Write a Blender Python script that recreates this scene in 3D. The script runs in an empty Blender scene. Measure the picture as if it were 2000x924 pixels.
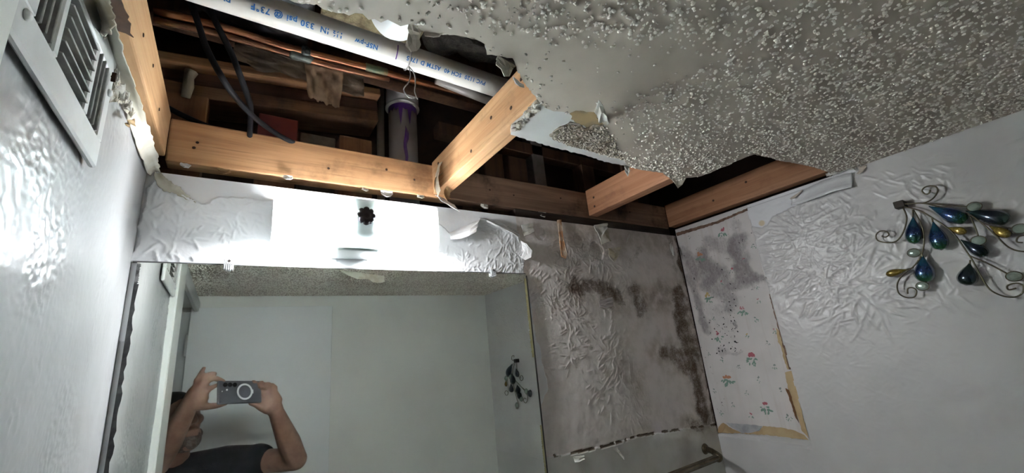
import bpy, bmesh, math, random
import numpy as np
from mathutils import Vector, Matrix
from mathutils.geometry import tessellate_polygon

random.seed(7)
RNG = np.random.default_rng(11)
SC = bpy.context.scene
COL = SC.collection

# ------------------------------------------------------------------ camera
F_PX = 805.54
YAW, PITCH, ROLL = 0.60644, 0.27929, -0.09911
CAM = Vector((0.14765, -0.89913, 1.73))
_cy, _sy, _cp, _sp = math.cos(YAW), math.sin(YAW), math.cos(PITCH), math.sin(PITCH)
FWD = Vector((_sy*_cp, _cy*_cp, _sp))
_r = Vector((_cy, -_sy, 0.0)); _u = _r.cross(FWD)
RGT = math.cos(ROLL)*_r + math.sin(ROLL)*_u
UPV = -math.sin(ROLL)*_r + math.cos(ROLL)*_u
cam_d = bpy.data.cameras.new('camera'); cam = bpy.data.objects.new('camera', cam_d); COL.objects.link(cam)
cam_d.sensor_width = 36.0; cam_d.lens = F_PX*36.0/2000.0; cam_d.clip_start = 0.02; cam_d.clip_end = 50
cam.matrix_world = Matrix(((RGT.x, UPV.x, -FWD.x, CAM.x), (RGT.y, UPV.y, -FWD.y, CAM.y), (RGT.z, UPV.z, -FWD.z, CAM.z), (0, 0, 0, 1)))
SC.camera = cam

# ------------------------------------------------------------------ world, exposure
wd = bpy.data.worlds.new('world'); SC.world = wd; wd.use_nodes = True
wd.node_tree.nodes['Background'].inputs[0].default_value = (0.55, 0.58, 0.62, 1)
wd.node_tree.nodes['Background'].inputs[1].default_value = 0.12
SC.view_settings.view_transform = 'Standard'; SC.view_settings.look = 'None'
SC.view_settings.gamma = 1.0; SC.view_settings.use_curve_mapping = False
SC.view_settings.exposure = 3.1
SC.cycles.use_denoising = True
SC.cycles.max_bounces = 14; SC.cycles.diffuse_bounces = 8; SC.cycles.glossy_bounces = 6
SC.cycles.sample_clamp_indirect = 6.0
BULB_STRENGTH = 62.0
BULB_COLOR = (0.95, 0.98, 1.0)

# ------------------------------------------------------------------ room size (metres)
W = 1.524          # left wall x=0 to right wall x=W
YB = -1.482        # wall behind the photographer
ZC = 2.13          # ceiling
ZT = 2.105         # top of the torn wallboard above the mirror
XM, ZM = 0.797, 1.9365   # mirror right edge / top edge
YD = -0.71         # left wall ends here, doorway beyond

def ray(px, py):
    return FWD + RGT*((px-1000)/F_PX) + UPV*((462-py)/F_PX)
def at(px, py, axis, val):
    """point of a real plane (axis = val) whose outline was traced in the photograph"""
    d = ray(px, py); t = (val-CAM[axis])/d[axis]
    return CAM + d*t
def atm(px, py, Y):
    """the same for something seen in the mirror, standing Y in front of it"""
    p = at(px, py, 1, Y); return Vector((p.x, -p.y, p.z))

# ------------------------------------------------------------------ object helpers
def tag(o, label=None, cat=None, group=None, kind=None):
    if label: o['label'] = label
    if cat: o['category'] = cat
    if group: o['group'] = group
    if kind: o['kind'] = kind
    return o
def empty(name, loc=(0, 0, 0)):
    o = bpy.data.objects.new(name, None); COL.objects.link(o); o.location = loc; o.empty_display_size = .05
    return o
def link(name, me, mat=None, parent=None, smooth=False, loc=None):
    o = bpy.data.objects.new(name, me); COL.objects.link(o)
    if mat is not None:
        for m in (mat if isinstance(mat, (list, tuple)) else [mat]): me.materials.append(m)
    if smooth:
        me.polygons.foreach_set('use_smooth', [True]*len(me.polygons))
    if loc is not None: o.location = loc
    if parent is not None:
        o.parent = parent
        # geometry is written in world coordinates: cancel the parent's placement
        o.matrix_parent_inverse = Matrix.Translation(-parent.location) if parent.parent is None else Matrix()
    return o
def mesh(name, verts, faces, mat=None, parent=None, smooth=False):
    me = bpy.data.meshes.new(name); me.from_pydata([tuple(v) for v in verts], [], [tuple(f) for f in faces]); me.update()
    return link(name, me, mat, parent, smooth)
def from_bm(name, bm, mat=None, parent=None, smooth=False):
    me = bpy.data.meshes.new(name); bmesh.ops.recalc_face_normals(bm, faces=bm.faces); bm.to_mesh(me); bm.free(); me.update()
    return link(name, me, mat, parent, smooth)
def box_bm(bm, lo, hi, bevel=0, seg=1):
    r = bmesh.ops.create_cube(bm, size=1.0); vs = r['verts']
    for v in vs:
        v.co = Vector([lo[i] + (v.co[i]+.5)*(hi[i]-lo[i]) for i in range(3)])
    if bevel:
        es = list({e for v in vs for e in v.link_edges})
        bmesh.ops.bevel(bm, geom=es, offset=bevel, segments=seg, affect='EDGES', profile=.6)
def box(name, lo, hi, mat, parent=None, bevel=0.0015, seg=1):
    bm = bmesh.new(); box_bm(bm, lo, hi, bevel, seg); return from_bm(name, bm, mat, parent)
def tube_data(pts, rad, n=10, closed=False, caps=True):
    pts = [Vector(p) for p in pts]; N = len(pts)
    rads = rad if isinstance(rad, (list, tuple)) else [rad]*N
    verts = []; faces = []
    t0 = (pts[1]-pts[0]).normalized(); a = Vector((0, 0, 1)) if abs(t0.z) < .9 else Vector((1, 0, 0))
    nrm = t0.cross(a).normalized()
    for i, p in enumerate(pts):
        t = (pts[min(i+1, N-1)]-pts[max(i-1, 0)])
        t = t.normalized() if t.length > 1e-9 else t0
        nrm = (nrm - t*nrm.dot(t)); nrm = nrm.normalized() if nrm.length > 1e-9 else t.orthogonal().normalized()
        b = t.cross(nrm)
        for k in range(n):
            an = 2*math.pi*k/n
            verts.append(p + (nrm*math.cos(an)+b*math.sin(an))*rads[i])
    for i in range(N-1):
        for k in range(n):
            faces.append((i*n+k, i*n+(k+1) % n, (i+1)*n+(k+1) % n, (i+1)*n+k))
    if caps:
        faces.append(tuple(range(n))[::-1]); faces.append(tuple(range((N-1)*n, N*n)))
    return verts, faces
def smooth_path(pts, sub=5):
    pts = [Vector(p) for p in pts]; out = []
    for i in range(len(pts)-1):
        p0, p1, p2, p3 = pts[max(i-1, 0)], pts[i], pts[i+1], pts[min(i+2, len(pts)-1)]
        for k in range(sub):
            t = k/sub
            out.append(.5*((2*p1)+(p2-p0)*t+(2*p0-5*p1+4*p2-p3)*t*t+(3*p1-p0-3*p2+p3)*t**3))
    out.append(pts[-1]); return out
def tube(name, pts, rad, mat, parent=None, n=10, sub=0):
    if sub: pts = smooth_path(pts, sub)
    v, f = tube_data(pts, rad, n); return mesh(name, v, f, mat, parent, True)
def merge(parts):
    V, Fc = [], []
    for v, f in parts:
        o = len(V); V += list(v); Fc += [tuple(i+o for i in q) for q in f]
    return V, Fc
def lathe_data(prof, c, axis, n=24):
    """profile [(radius, height)] turned round an axis through c"""
    ax = Vector(axis).normalized(); a = ax.orthogonal().normalized(); b = ax.cross(a); c = Vector(c)
    V = []; Fc = []
    for r, h in prof:
        for k in range(n):
            an = 2*math.pi*k/n; V.append(c+ax*h+(a*math.cos(an)+b*math.sin(an))*r)
    for i in range(len(prof)-1):
        for k in range(n): Fc.append((i*n+k, i*n+(k+1) % n, (i+1)*n+(k+1) % n, (i+1)*n+k))
    Fc.append(tuple(range(n))[::-1]); Fc.append(tuple(range((len(prof)-1)*n, len(prof)*n)))
    return V, Fc

# ------------------------------------------------------------------ material helpers
class NT:
    def __init__(s, name):
        s.m = bpy.data.materials.new(name); s.m.use_nodes = True; s.t = s.m.node_tree
        s.b = s.t.nodes['Principled BSDF']; s.tc = s.n('ShaderNodeTexCoord')
    def n(s, kind, **kw):
        x = s.t.nodes.new(kind)
        for k, v in kw.items(): setattr(x, k, v)
        return x
    def l(s, a, b): s.t.links.new(a, b)
    def setv(s, sock, v):
        if hasattr(v, 'is_output'): s.l(v, sock)
        else: sock.default_value = v
    def coords(s, scale=(1, 1, 1), rot=(0, 0, 0)):
        mp = s.n('ShaderNodeMapping'); mp.inputs['Scale'].default_value = scale; mp.inputs['Rotation'].default_value = rot
        s.l(s.tc.outputs['Object'], mp.inputs['Vector']); return mp.outputs[0]
    def noise(s, scale, detail=4, rough=.55, vec=None, dist=0):
        x = s.n('ShaderNodeTexNoise'); x.inputs['Scale'].default_value = scale; x.inputs['Detail'].default_value = detail
        x.inputs['Roughness'].default_value = rough; x.inputs['Distortion'].default_value = dist
        s.l(vec if vec is not None else s.tc.outputs['Object'], x.inputs['Vector']); return x.outputs['Fac']
    def ramp(s, fac, lo, hi, a=0.0, b=1.0):
        x = s.n('ShaderNodeMapRange'); x.interpolation_type = 'SMOOTHSTEP'
        s.l(fac, x.inputs[0]); x.inputs[1].default_value = lo; x.inputs[2].default_value = hi
        x.inputs[3].default_value = a; x.inputs[4].default_value = b; return x.outputs[0]
    def mix(s, fac, a, b, blend='MIX'):
        x = s.n('ShaderNodeMix', data_type='RGBA', blend_type=blend)
        s.setv(x.inputs[0], fac)
        for sk, v in ((x.inputs[6], a), (x.inputs[7], b)):
            s.setv(sk, v if hasattr(v, 'is_output') else (*v[:3], 1))
        return x.outputs[2]
    def math(s, op, a, b=0.0):
        x = s.n('ShaderNodeMath', operation=op); s.setv(x.inputs[0], a); s.setv(x.inputs[1], b); return x.outputs[0]
    def attr(s, name):
        x = s.n('ShaderNodeAttribute'); x.attribute_name = name; return x.outputs['Fac']
    def bump(s, h, strength=.3, dist=.002):
        x = s.n('ShaderNodeBump'); x.inputs['Strength'].default_value = strength; x.inputs['Distance'].default_value = dist
        s.l(h, x.inputs['Height']); s.l(x.outputs[0], s.b.inputs['Normal'])
    def out(s, col=None, rough=None, metal=None, spec=None):
        for k, v in (('Base Color', col), ('Roughness', rough), ('Metallic', metal), ('Specular IOR Level', spec)):
            if v is not None:
                s.setv(s.b.inputs[k], v if not isinstance(v, (tuple, list)) else (*v[:3], 1))
        return s.m
def M(name, col, rough=.6, metal=0.0, col2=None, scale=8, amt=(.4, .65), bump=None, spec=.4, coat=0):
    t = NT(name)
    c = col
    if col2 is not None: c = t.mix(t.ramp(t.noise(scale, 5), *amt), col, col2)
    if bump: t.bump(t.noise(bump[0], 5), bump[1], bump[2] if len(bump) > 2 else .002)
    if coat: t.b.inputs['Coat Weight'].default_value = coat
    return t.out(c, rough, metal, spec)
def wood(name, c1, c2, c3=None, axis=0, rough=.7, stain=.5, dark=None):
    """timber with grain along one object axis"""
    t = NT(name)
    sc = [38, 38, 38]; sc[axis] = 1.6
    g = t.noise(1.0, 6, .6, t.coords(tuple(sc)), 1.2)
    sc2 = [9, 9, 9]; sc2[axis] = .8
    g2 = t.noise(1.0, 3, .5, t.coords(tuple(sc2)), .6)
    c = t.mix(t.ramp(g, .32, .68), c1, c2)
    c = t.mix(t.math('MULTIPLY', t.ramp(g2, .45, .7), .55), c, c3 or c2)
    # knots and dirt
    v = t.n('ShaderNodeTexVoronoi'); sk = [7, 7, 7]; sk[axis] = 3.2
    t.l(t.coords(tuple(sk)), v.inputs['Vector']); v.inputs['Scale'].default_value = 1.0
    kn = t.ramp(v.outputs['Distance'], .05, .11, 1.0, 0.0)
    c = t.mix(t.math('MULTIPLY', kn, .75), c, tuple(x*.28 for x in c2))
    st = t.ramp(t.noise(7.5, 6, .65), .50, .72)
    sc3 = [150, 150, 150]; sc3[axis] = 5
    c = t.mix(t.math('MULTIPLY', t.ramp(t.noise(1.0, 4, .7, t.coords(tuple(sc3))), .52, .70), .45), c, tuple(x*.45 for x in c2))
    c = t.mix(t.math('MULTIPLY', st, stain), c, dark or tuple(x*.25 for x in c2))
    t.bump(g, .25, .001)
    return t.out(c, rough, 0, .25)

# ------------------------------------------------------------------ numpy noise / masks
def vnoise(U, V, scale, seed):
    u = U*scale; v = V*scale; r = np.random.default_rng(seed)
    iu = np.floor(u).astype(int); iv = np.floor(v).astype(int); fu = u-iu; fv = v-iv
    iu -= iu.min(); iv -= iv.min()
    L = r.random((iu.max()+2, iv.max()+2))
    fu = fu*fu*(3-2*fu); fv = fv*fv*(3-2*fv)
    return (L[iu, iv]*(1-fu)+L[iu+1, iv]*fu)*(1-fv)+(L[iu, iv+1]*(1-fu)+L[iu+1, iv+1]*fu)*fv
def fbm(U, V, scale, seed, oct=4):
    s = 0; a = 1; t = 0
    for i in range(oct):
        s = s+a*vnoise(U, V, scale*2**i, seed+i*13); t += a; a *= .5
    return s/t
def inside(U, V, poly):
    r = np.zeros(U.shape, bool); n = len(poly)
    for i in range(n):
        (x0, y0), (x1, y1) = poly[i], poly[(i+1) % n]
        if y0 == y1: continue
        c = ((y0 > V) != (y1 > V)) & (U < (x1-x0)*(V-y0)/(y1-y0)+x0)
        r ^= c
    return r
def segd(U, V, a, b):
    ax, ay = a; bx, by = b; dx, dy = bx-ax, by-ay; L = dx*dx+dy*dy+1e-12
    t = np.clip(((U-ax)*dx+(V-ay)*dy)/L, 0, 1)
    return np.hypot(U-ax-t*dx, V-ay-t*dy)
def blobs(U, V, items):
    m = np.zeros(U.shape)
    for a, b, r, s in items:
        d = segd(U, V, a, b); k = np.clip(1.25-d/r, 0, 1); m = np.maximum(m, s*k*k*(3-2*k))
    return m
def polyd(U, V, pts):
    d = np.full(U.shape, 9.9)
    for a, b in zip(pts[:-1], pts[1:]): d = np.minimum(d, segd(U, V, a, b))
    return d
def strokes(H, us, vs, stamps, nst, L, w, amp, seed, spread=.075, swirl=.5):
    """brush-stamped texture: fans of raised strokes around every stamp centre"""
    r = np.random.default_rng(seed); du = us[1]-us[0]; dv = vs[1]-vs[0]
    for (cu, cv) in stamps:
        a0 = r.uniform(0, 6.28)
        for k in range(nst):
            th = r.uniform(0, 6.28); rr = spread*r.uniform(.08, 1)
            pu, pv = cu+math.cos(th)*rr, cv+math.sin(th)*rr
            dr = th+swirl*math.sin(2*th+a0)+r.normal(0, .3); ln = L*r.uniform(.35, 1.0)*.5; ww = w*r.uniform(.7, 1.3); am = amp*r.uniform(.4, 1.1)
            e = ln+3*ww
            i0, i1 = int((pu-e-us[0])/du), int((pu+e-us[0])/du)+2; j0, j1 = int((pv-e-vs[0])/dv), int((pv+e-vs[0])/dv)+2
            i0, j0 = max(i0, 0), max(j0, 0); i1, j1 = min(i1, len(us)), min(j1, len(vs))
            if i1-i0 < 2 or j1-j0 < 2: continue
            U, V = np.meshgrid(us[i0:i1], vs[j0:j1], indexing='ij')
            x = (U-pu)*math.cos(dr)+(V-pv)*math.sin(dr); y = -(U-pu)*math.sin(dr)+(V-pv)*math.cos(dr)
            y = y-(x*x)*6*math.sin(a0+k)
            h = am*np.exp(-(y/ww)**2)*np.clip(1.3-(x/ln)**2*1.3, 0, 1)
            H[i0:i1, j0:j1] = np.maximum(H[i0:i1, j0:j1], h)
def relief(name, us, vs, P, H, mat, attrs, back):
    """wall slab: finely modelled plaster face plus plain sides and back. P(u, v, h) -> xyz arrays"""
    nu, nv = len(us), len(vs); U, V = np.meshgrid(us, vs, indexing='ij')
    X, Y, Z = P(U, V, H); co = np.stack([X, Y, Z], -1).reshape(-1, 3)
    Xb, Yb, Zb = P(np.array([us[0], us[-1], us[-1], us[0]]), np.array([vs[0], vs[0], vs[-1], vs[-1]]), np.full(4, -back))
    Xf, Yf, Zf = P(np.array([us[0], us[-1], us[-1], us[0]]), np.array([vs[0], vs[0], vs[-1], vs[-1]]), np.full(4, -.0065))
    co = np.vstack([co, np.stack([Xb, Yb, Zb], -1), np.stack([Xf, Yf, Zf], -1)])
    idx = np.arange(nu*nv).reshape(nu, nv)
    q = np.stack([idx[:-1, :-1], idx[1:, :-1], idx[1:, 1:], idx[:-1, 1:]], -1).reshape(-1, 4)
    b = nu*nv; f = b+4
    extra = [[b, b+3, b+2, b+1]]+[[f+k, f+(k+1) % 4, b+(k+1) % 4, b+k] for k in range(4)]
    q = np.vstack([q, np.array(extra)])
    me = bpy.data.meshes.new(name); me.vertices.add(len(co)); me.vertices.foreach_set('co', co.ravel())
    me.loops.add(q.size); me.loops.foreach_set('vertex_index', q.ravel().astype(np.int32))
    me.polygons.add(len(q)); me.polygons.foreach_set('loop_start', np.arange(0, q.size, 4, dtype=np.int32))
    me.polygons.foreach_set('use_smooth', np.ones(len(q), bool))
    me.update(calc_edges=True); me.validate()
    for k, arr in attrs.items():
        a = me.attributes.new(k, 'FLOAT', 'POINT'); full = np.zeros(len(co), np.float32); full[:nu*nv] = arr.reshape(-1); a.data.foreach_set('value', full)
    o = link(name, me, mat); tag(o, kind='structure'); return o
def XZ(px, py): p = at(px, py, 1, 0.0); return (p.x, p.z)      # wall behind the mirror
def YZ(px, py): p = at(px, py, 0, W); return (p.y, p.z)        # right-hand wall
def LZ(px, py): p = at(px, py, 0, 0.0); return (p.y, p.z)      # left-hand wall
def XY(px, py): p = at(px, py, 2, ZC); return (p.x, p.y)       # ceiling

# ------------------------------------------------------------------ common materials
m_paper = M('torn_wallboard_paper', (.60, .57, .50), .85, col2=(.45, .38, .27), scale=26, bump=(60, .3))
m_paper_white = M('torn_white_paint_skin', (.70, .69, .66), .6, col2=(.55, .52, .46), scale=20, bump=(45, .3))
m_kraft = M('brown_kraft_paper', (.40, .27, .14), .85, col2=(.25, .15, .07), scale=25, bump=(50, .4))
m_dark_kraft = M('dark_brown_kraft_paper', (.07, .035, .022), .95, col2=(.035, .018, .012), scale=40, bump=(120, .6))
m_gyp = M('gypsum_core', (.62, .60, .56), .95, col2=(.42, .37, .30), scale=60, bump=(180, .8, .004))
m_white_trim = M('white_gloss_trim_paint', (.72, .73, .70), .35, bump=(30, .1))
m_cream = M('cream_joint_tape', (.60, .585, .52), .7, col2=(.52, .48, .39), scale=22, bump=(40, .3))

# ================================================================== STRUCTURE
# ---- wall behind the mirror
def wall_back():
    us = np.linspace(0, W, 763); vs = np.linspace(1.25, ZT, 428)
    U, V = np.meshgrid(us, vs, indexing='ij')
    wu = (fbm(U, V, 38, 3, 3)-.5)*.016; wv = (fbm(U, V, 38, 31, 3)-.5)*.016
    paint = inside(U+wu*.8, V+wv*.8, [XZ(*p) for p in [(150, 640), (262, 500), (285, 372), (318, 345), (340, 372), (392, 396), (440, 383), (545, 392), (700, 420), (858, 438), (884, 466), (905, 450), (936, 428), (962, 432), (986, 441), (1013, 455), (1019, 478), (1024, 545), (1070, 760), (1000, 900)]])
    line = [XZ(1060, 893), XZ(1100, 888), XZ(1180, 872), XZ(1245, 852), XZ(1300, 843), XZ(1403, 829)]
    lx = np.array([p[0] for p in line]); lz = np.array([p[1] for p in line])
    low = V+wv*.35 < np.interp(U, lx, lz)
    right = (~paint) & (U > .79) & (~low)
    H = np.zeros(U.shape); r = np.random.default_rng(5)
    stamps = [(r.uniform(0, .95), r.uniform(1.9, 2.1)) for _ in range(26)]
    strokes(H, us, vs, stamps, 60, .032, .0013, .0022, 17, .075)
    H2 = np.zeros(U.shape)
    stamps = [(r.uniform(.78, 1.25), r.uniform(1.47, 2.08)) for _ in range(20)]
    strokes(H2, us, vs, stamps, 52, .036, .0013, .0019, 18, .085)
    fadeR = np.clip((1.27-U)/.12, 0, 1)
    h = np.where(paint, .0042+H, 0)+np.where(right, H2*fadeR*np.clip((2.08-V)/.05, .25, 1), 0)
    rag = (fbm(U, V, 60, 8, 4)-.5)
    h = h+rag*.0014*np.where(right, 1, .5)+(fbm(U, V, 6, 9, 3)-.5)*.004
    h = h+np.where(low & (U > .79), .0028, 0)
    # patches where a layer has come away
    for c, rr, d in [((1165, 490), .030, -.004), ((1182, 590), .022, -.003), ((1250, 590), .030, -.002), ((1130, 470), .022, -.003), ((1055, 455), .02, -.003)]:
        cu, cv = XZ(*c); h = h+np.where(np.hypot(U+wu-cu, V+wv-cv) < rr, d, 0)
    cu, cv = XZ(1199, 490); hole = np.clip(1.2-np.hypot(U+wu*.5-cu, V+wv*.5-cv)/.009, 0, 1); h = h-.006*hole
    edge = polyd(U, V, line); crack = (np.abs(edge) < .0035) & (fbm(U, V, 45, 77, 3) > .47) & (U > .83)
    h = np.where(crack, h-.003, h)
    px = lambda a, b, rr, s: (XZ(*a), XZ(*b), rr, s)
    mu, mv = U+wu*1.6+(fbm(U, V, 13, 91, 3)-.5)*.07, V+wv*1.6+(fbm(U, V, 13, 93, 3)-.5)*.07
    mold = blobs(mu, mv, [px((1120, 558), (1200, 572), .040, .95), px((1240, 570), (1246, 592), .052, .9), px((1260, 574), (1320, 572), .034, .55), px((1322, 562), (1336, 610), .050, 1), px((1328, 590), (1370, 800), .062, 1),
                          px((1316, 455), (1405, 835), .028, 1), px((1298, 690), (1345, 712), .045, .9), px((1345, 700), (1364, 770), .045, .85), px((1345, 826), (1385, 812), .040, .8), px((1085, 468), (1135, 470), .026, .5),
                          px((1195, 470), (1270, 470), .040, .45), px((1255, 492), (1230, 508), .030, .7), px((1300, 452), (1316, 520), .030, .7), px((1130, 500), (1150, 530), .035, .4), px((1205, 500), (1220, 560), .04, .35)])
    soft = blobs(mu, mv, [px((1120, 560), (1260, 585), .075, .55), px((1250, 575), (1330, 575), .05, .9), px((1330, 560), (1380, 810), .080, .9), px((1215, 715), (1240, 740), .055, .75), px((1240, 740), (1260, 830), .050, .4), px((1100, 460), (1300, 470), .060, .55), px((1290, 690), (1350, 700), .06, .9), px((1235, 600), (1220, 720), .05, .22), px((1335, 830), (1385, 815), .05, .8)])
    top = np.clip(1-(ZT-V)/.025, 0, 1)*np.clip((U-.95)/.3, 0, 1)*.6
    t = NT('plaster_behind_mirror')
    n1 = t.noise(26, 6, .65); n2 = t.noise(190, 3, .6); n3 = t.noise(7, 4)
    white = t.mix(t.ramp(n3, .35, .7), (.80, .80, .82), (.73, .73, .75))
    scr = t.mix(t.ramp(n1, .4, .7), (.72, .655, .63), (.63, .57, .54))
    lowc = t.mix(t.ramp(n3, .4, .65), (.60, .585, .55), (.50, .475, .44))
    c = t.mix(t.attr('scraped'), white, scr); c = t.mix(t.attr('low'), c, lowc)
    c = t.mix(t.math('MULTIPLY', t.math('MULTIPLY', t.attr('soft'), t.ramp(n1, .25, .6)), .62), c, (.23, .17, .11))
    mm = t.ramp(t.math('ADD', t.math('MULTIPLY', t.attr('mold'), .62), t.math('ADD', t.math('MULTIPLY', n2, .40), t.math('MULTIPLY', n1, .55))), .78, 1.22)
    c = t.mix(t.math('MULTIPLY', mm, t.ramp(t.attr('mold'), .05, .35)), c, (.085, .050, .026))
    c = t.mix(t.attr('crack'), c, (.10, .06, .03))
    t.bump(t.noise(140, 4, .6), .22, .0012)
    m = t.out(c, t.math('ADD', t.math('MULTIPLY', t.attr('scraped'), .4), .38), 0, .4)
    return relief('wall_back', us, vs, lambda u, v, hh: (u, -hh, v), h, m, {'scraped': right.astype(np.float32), 'low': (low & (U > .79)).astype(np.float32), 'mold': np.maximum(mold, top*.9).astype(np.float32)*(U > .78), 'soft': soft.astype(np.float32)*(U > .78), 'crack': np.maximum(crack*.9, hole).astype(np.float32)}, .012)
wallb = wall_back()

# ---- right-hand wall (brush-stamped, glossy) with a window cut down to old wallpaper
WPY0, WPZ0, WPZ1 = -.279, 1.425, 2.117
def wall_right():
    us = np.linspace(YB, 0, 594); vs = np.linspace(1.2, ZC, 373)
    U, V = np.meshgrid(us, vs, indexing='ij'); r = np.random.default_rng(21)
    H = np.zeros(U.shape)
    stamps = []
    for a in np.arange(-1.45, 0, .115):
        for b in np.arange(.97, 2.12, .115): stamps.append((a+r.uniform(-.045, .045), b+r.uniform(-.045, .045)))
    strokes(H, us, vs, stamps, 56, .042, .0016, .0026, 22, .085, .8)
    big = np.zeros(U.shape)
    strokes(big, us, vs, [YZ(1610, 535), YZ(1570, 470), YZ(1660, 560)], 130, .085, .0019, .0034, 23, .13, .5)
    smooth = np.clip((fbm(U, V, 3.2, 6, 3)-.36)/.2, .22, 1)
    H = np.maximum(H*smooth, big)
    wu = (fbm(U, V, 40, 3, 3)-.5)*.014; wv = (fbm(U, V, 40, 31, 3)-.5)*.014
    low = np.clip((V-1.38)/.12, .25, 1)
    h = .003+H*low+(fbm(U, V, 5, 4, 3)-.5)*.005+(fbm(U, V, 90, 44, 2)-.5)*.0007
    peel = inside(U+wu*.5, V+wv*.5, [YZ(*p) for p in [(1455, 395), (1468, 440), (1486, 446), (1499, 440), (1508, 424), (1530, 414), (1556, 402), (1600, 388), (1662, 368), (1674, 330), (1600, 338)]])
    h = np.where(peel, .0005+(fbm(U, V, 70, 5, 3)-.5)*.0012, h)
    rag = inside(U+wu*.35, V+wv*.35, [(WPY0, WPZ0-.022), (.02, WPZ0-.012), (.02, 2.2), (WPY0+.004, 2.2)])
    h = np.where(rag, -.006, h)
    h = np.where((V > 2.118) & (U > -.52), -.006, h)
    cu, cv = YZ(1488, 436)
    spot = np.clip((.010-np.hypot(U-cu, (V-cv)))/.002, 0, 1)
    t = NT('brush_stamped_gloss_paint')
    n3 = t.noise(5, 4); c = t.mix(t.ramp(n3, .35, .7), (.60, .585, .58), (.54, .525, .52))
    c = t.mix(t.attr('peel'), c, (.69, .69, .71)); c = t.mix(t.attr('spot'), c, (.62, .52, .36))
    c = t.mix(t.math('MULTIPLY', t.ramp(t.noise(13, 6, .7), .66, .78), .18), c, (.32, .27, .2))
    t.bump(t.noise(120, 3), .12, .001)
    m = t.out(c, t.math('ADD', t.math('MULTIPLY', t.attr('peel'), .3), .30), 0, .5)
    return relief('wall_right', us, vs, lambda u, v, hh: (W-hh, u, v), h, m, {'peel': peel.astype(np.float32), 'spot': spot.astype(np.float32)}, .012)
wallr = wall_right()

# ---- left-hand wall: heavy glossy enamel over trowelled plaster
def wall_left():
    us = np.linspace(YD, 0, 330); vs = np.linspace(1.2, ZC, 430)
    U, V = np.meshgrid(us, vs, indexing='ij')
    a = fbm(U*1.0+.02*fbm(U, V, 12, 61, 2), V*1.3, 95, 51, 3); b = fbm(U, V, 14, 52, 3)
    ridge = 1-np.abs(a-.5)*4; ridge = np.clip(ridge, 0, 1)**1.5
    # calmer towards the corner
    k = np.clip((-U-.10)/.2, .12, 1)*np.clip((V-1.25)/.35, .35, 1)
    h = ridge*.0014*k*np.clip((b-.3)*3, .2, 1)+(fbm(U, V, 9, 53, 3)-.5)*.0045*np.clip(-U/.05, 0, 1)
    # tape bulge at the top near the corner
    h = h+.004*np.clip((V-2.02)/.09, 0, 1)*np.clip((U+.30)/.1, 0, 1)*np.clip(-U/.02, 0, 1)
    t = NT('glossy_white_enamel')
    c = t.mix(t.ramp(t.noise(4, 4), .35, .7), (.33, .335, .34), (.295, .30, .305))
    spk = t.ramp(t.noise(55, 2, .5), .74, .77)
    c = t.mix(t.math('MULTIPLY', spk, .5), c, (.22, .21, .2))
    t.bump(t.noise(70, 4), .12, .0014)
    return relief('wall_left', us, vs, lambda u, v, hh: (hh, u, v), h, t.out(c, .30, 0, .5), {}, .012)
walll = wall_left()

# ---- plain lower walls, wall behind the photographer, floor, hall beyond the doorway
m_wall_plain = M('satin_white_wall_paint', (.80, .80, .765), .5, col2=(.76, .755, .725), scale=3, bump=(70, .22, .002))
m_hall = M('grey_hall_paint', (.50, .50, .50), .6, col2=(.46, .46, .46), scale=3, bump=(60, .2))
m_floor = M('beige_sheet_floor', (.38, .34, .29), .5, col2=(.30, .26, .22), scale=9)
m_wall_low = M('lower_wall_paint', (.57, .56, .55), .5, col2=(.53, .52, .51), scale=3, bump=(70, .22, .002))
def structure(name, lo, hi, mat): return tag(box(name, lo, hi, mat, None, 0), kind='structure')
structure('wall_back_lower', (-.012, -.003, 0), (W+.012, .012, 1.25), m_wall_low)
structure('wall_right_lower', (W-.003, YB, 0), (W+.012, 0, 1.2), m_wall_low)
structure('wall_left_lower', (-.012, YD, 0), (.002, 0, 1.2), m_wall_low)
structure('wall_rear', (-1.1, YB-.09, 0), (W+.012, YB, 2.62), m_wall_plain)
structure('floor', (-1.1, YB, -.05), (W, 0, 0), m_floor)
structure('wall_hall', (-1.12, YB, 0), (-1.0, .2, 2.62), m_hall)
structure('wall_hall_side', (-1.0, -.55, 0), (-.11, -.5, 2.62), m_hall)
structure('wall_over_doorway', (-.11, YB, 2.075), (0.0, YD, 2.40), m_wall_plain)
structure('ceiling_hall', (-1.1, YB, 2.40), (-.02, -.5, 2.44), m_wall_plain)
# wide casing board at the end of the left wall, jamb and head trim of the doorway
bm = bmesh.new(); box_bm(bm, (-.115, YD-.012, 0), (.016, -.553, 2.128), .003)
tag(from_bm('trim_1', bm, m_white_trim), kind='structure')
tag(box('trim_2', (-.002, YB+.002, 2.05), (.016, YD-.012, 2.10), M('grey_head_casing', (.50, .505, .50), .4), None, .004), kind='structure')
tag(box('trim_3', (-.115, YB+.002, 0), (.002, YB+.03, 2.05), M('grey_jamb_paint', (.42, .425, .42), .45), None, .003), kind='structure')

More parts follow.
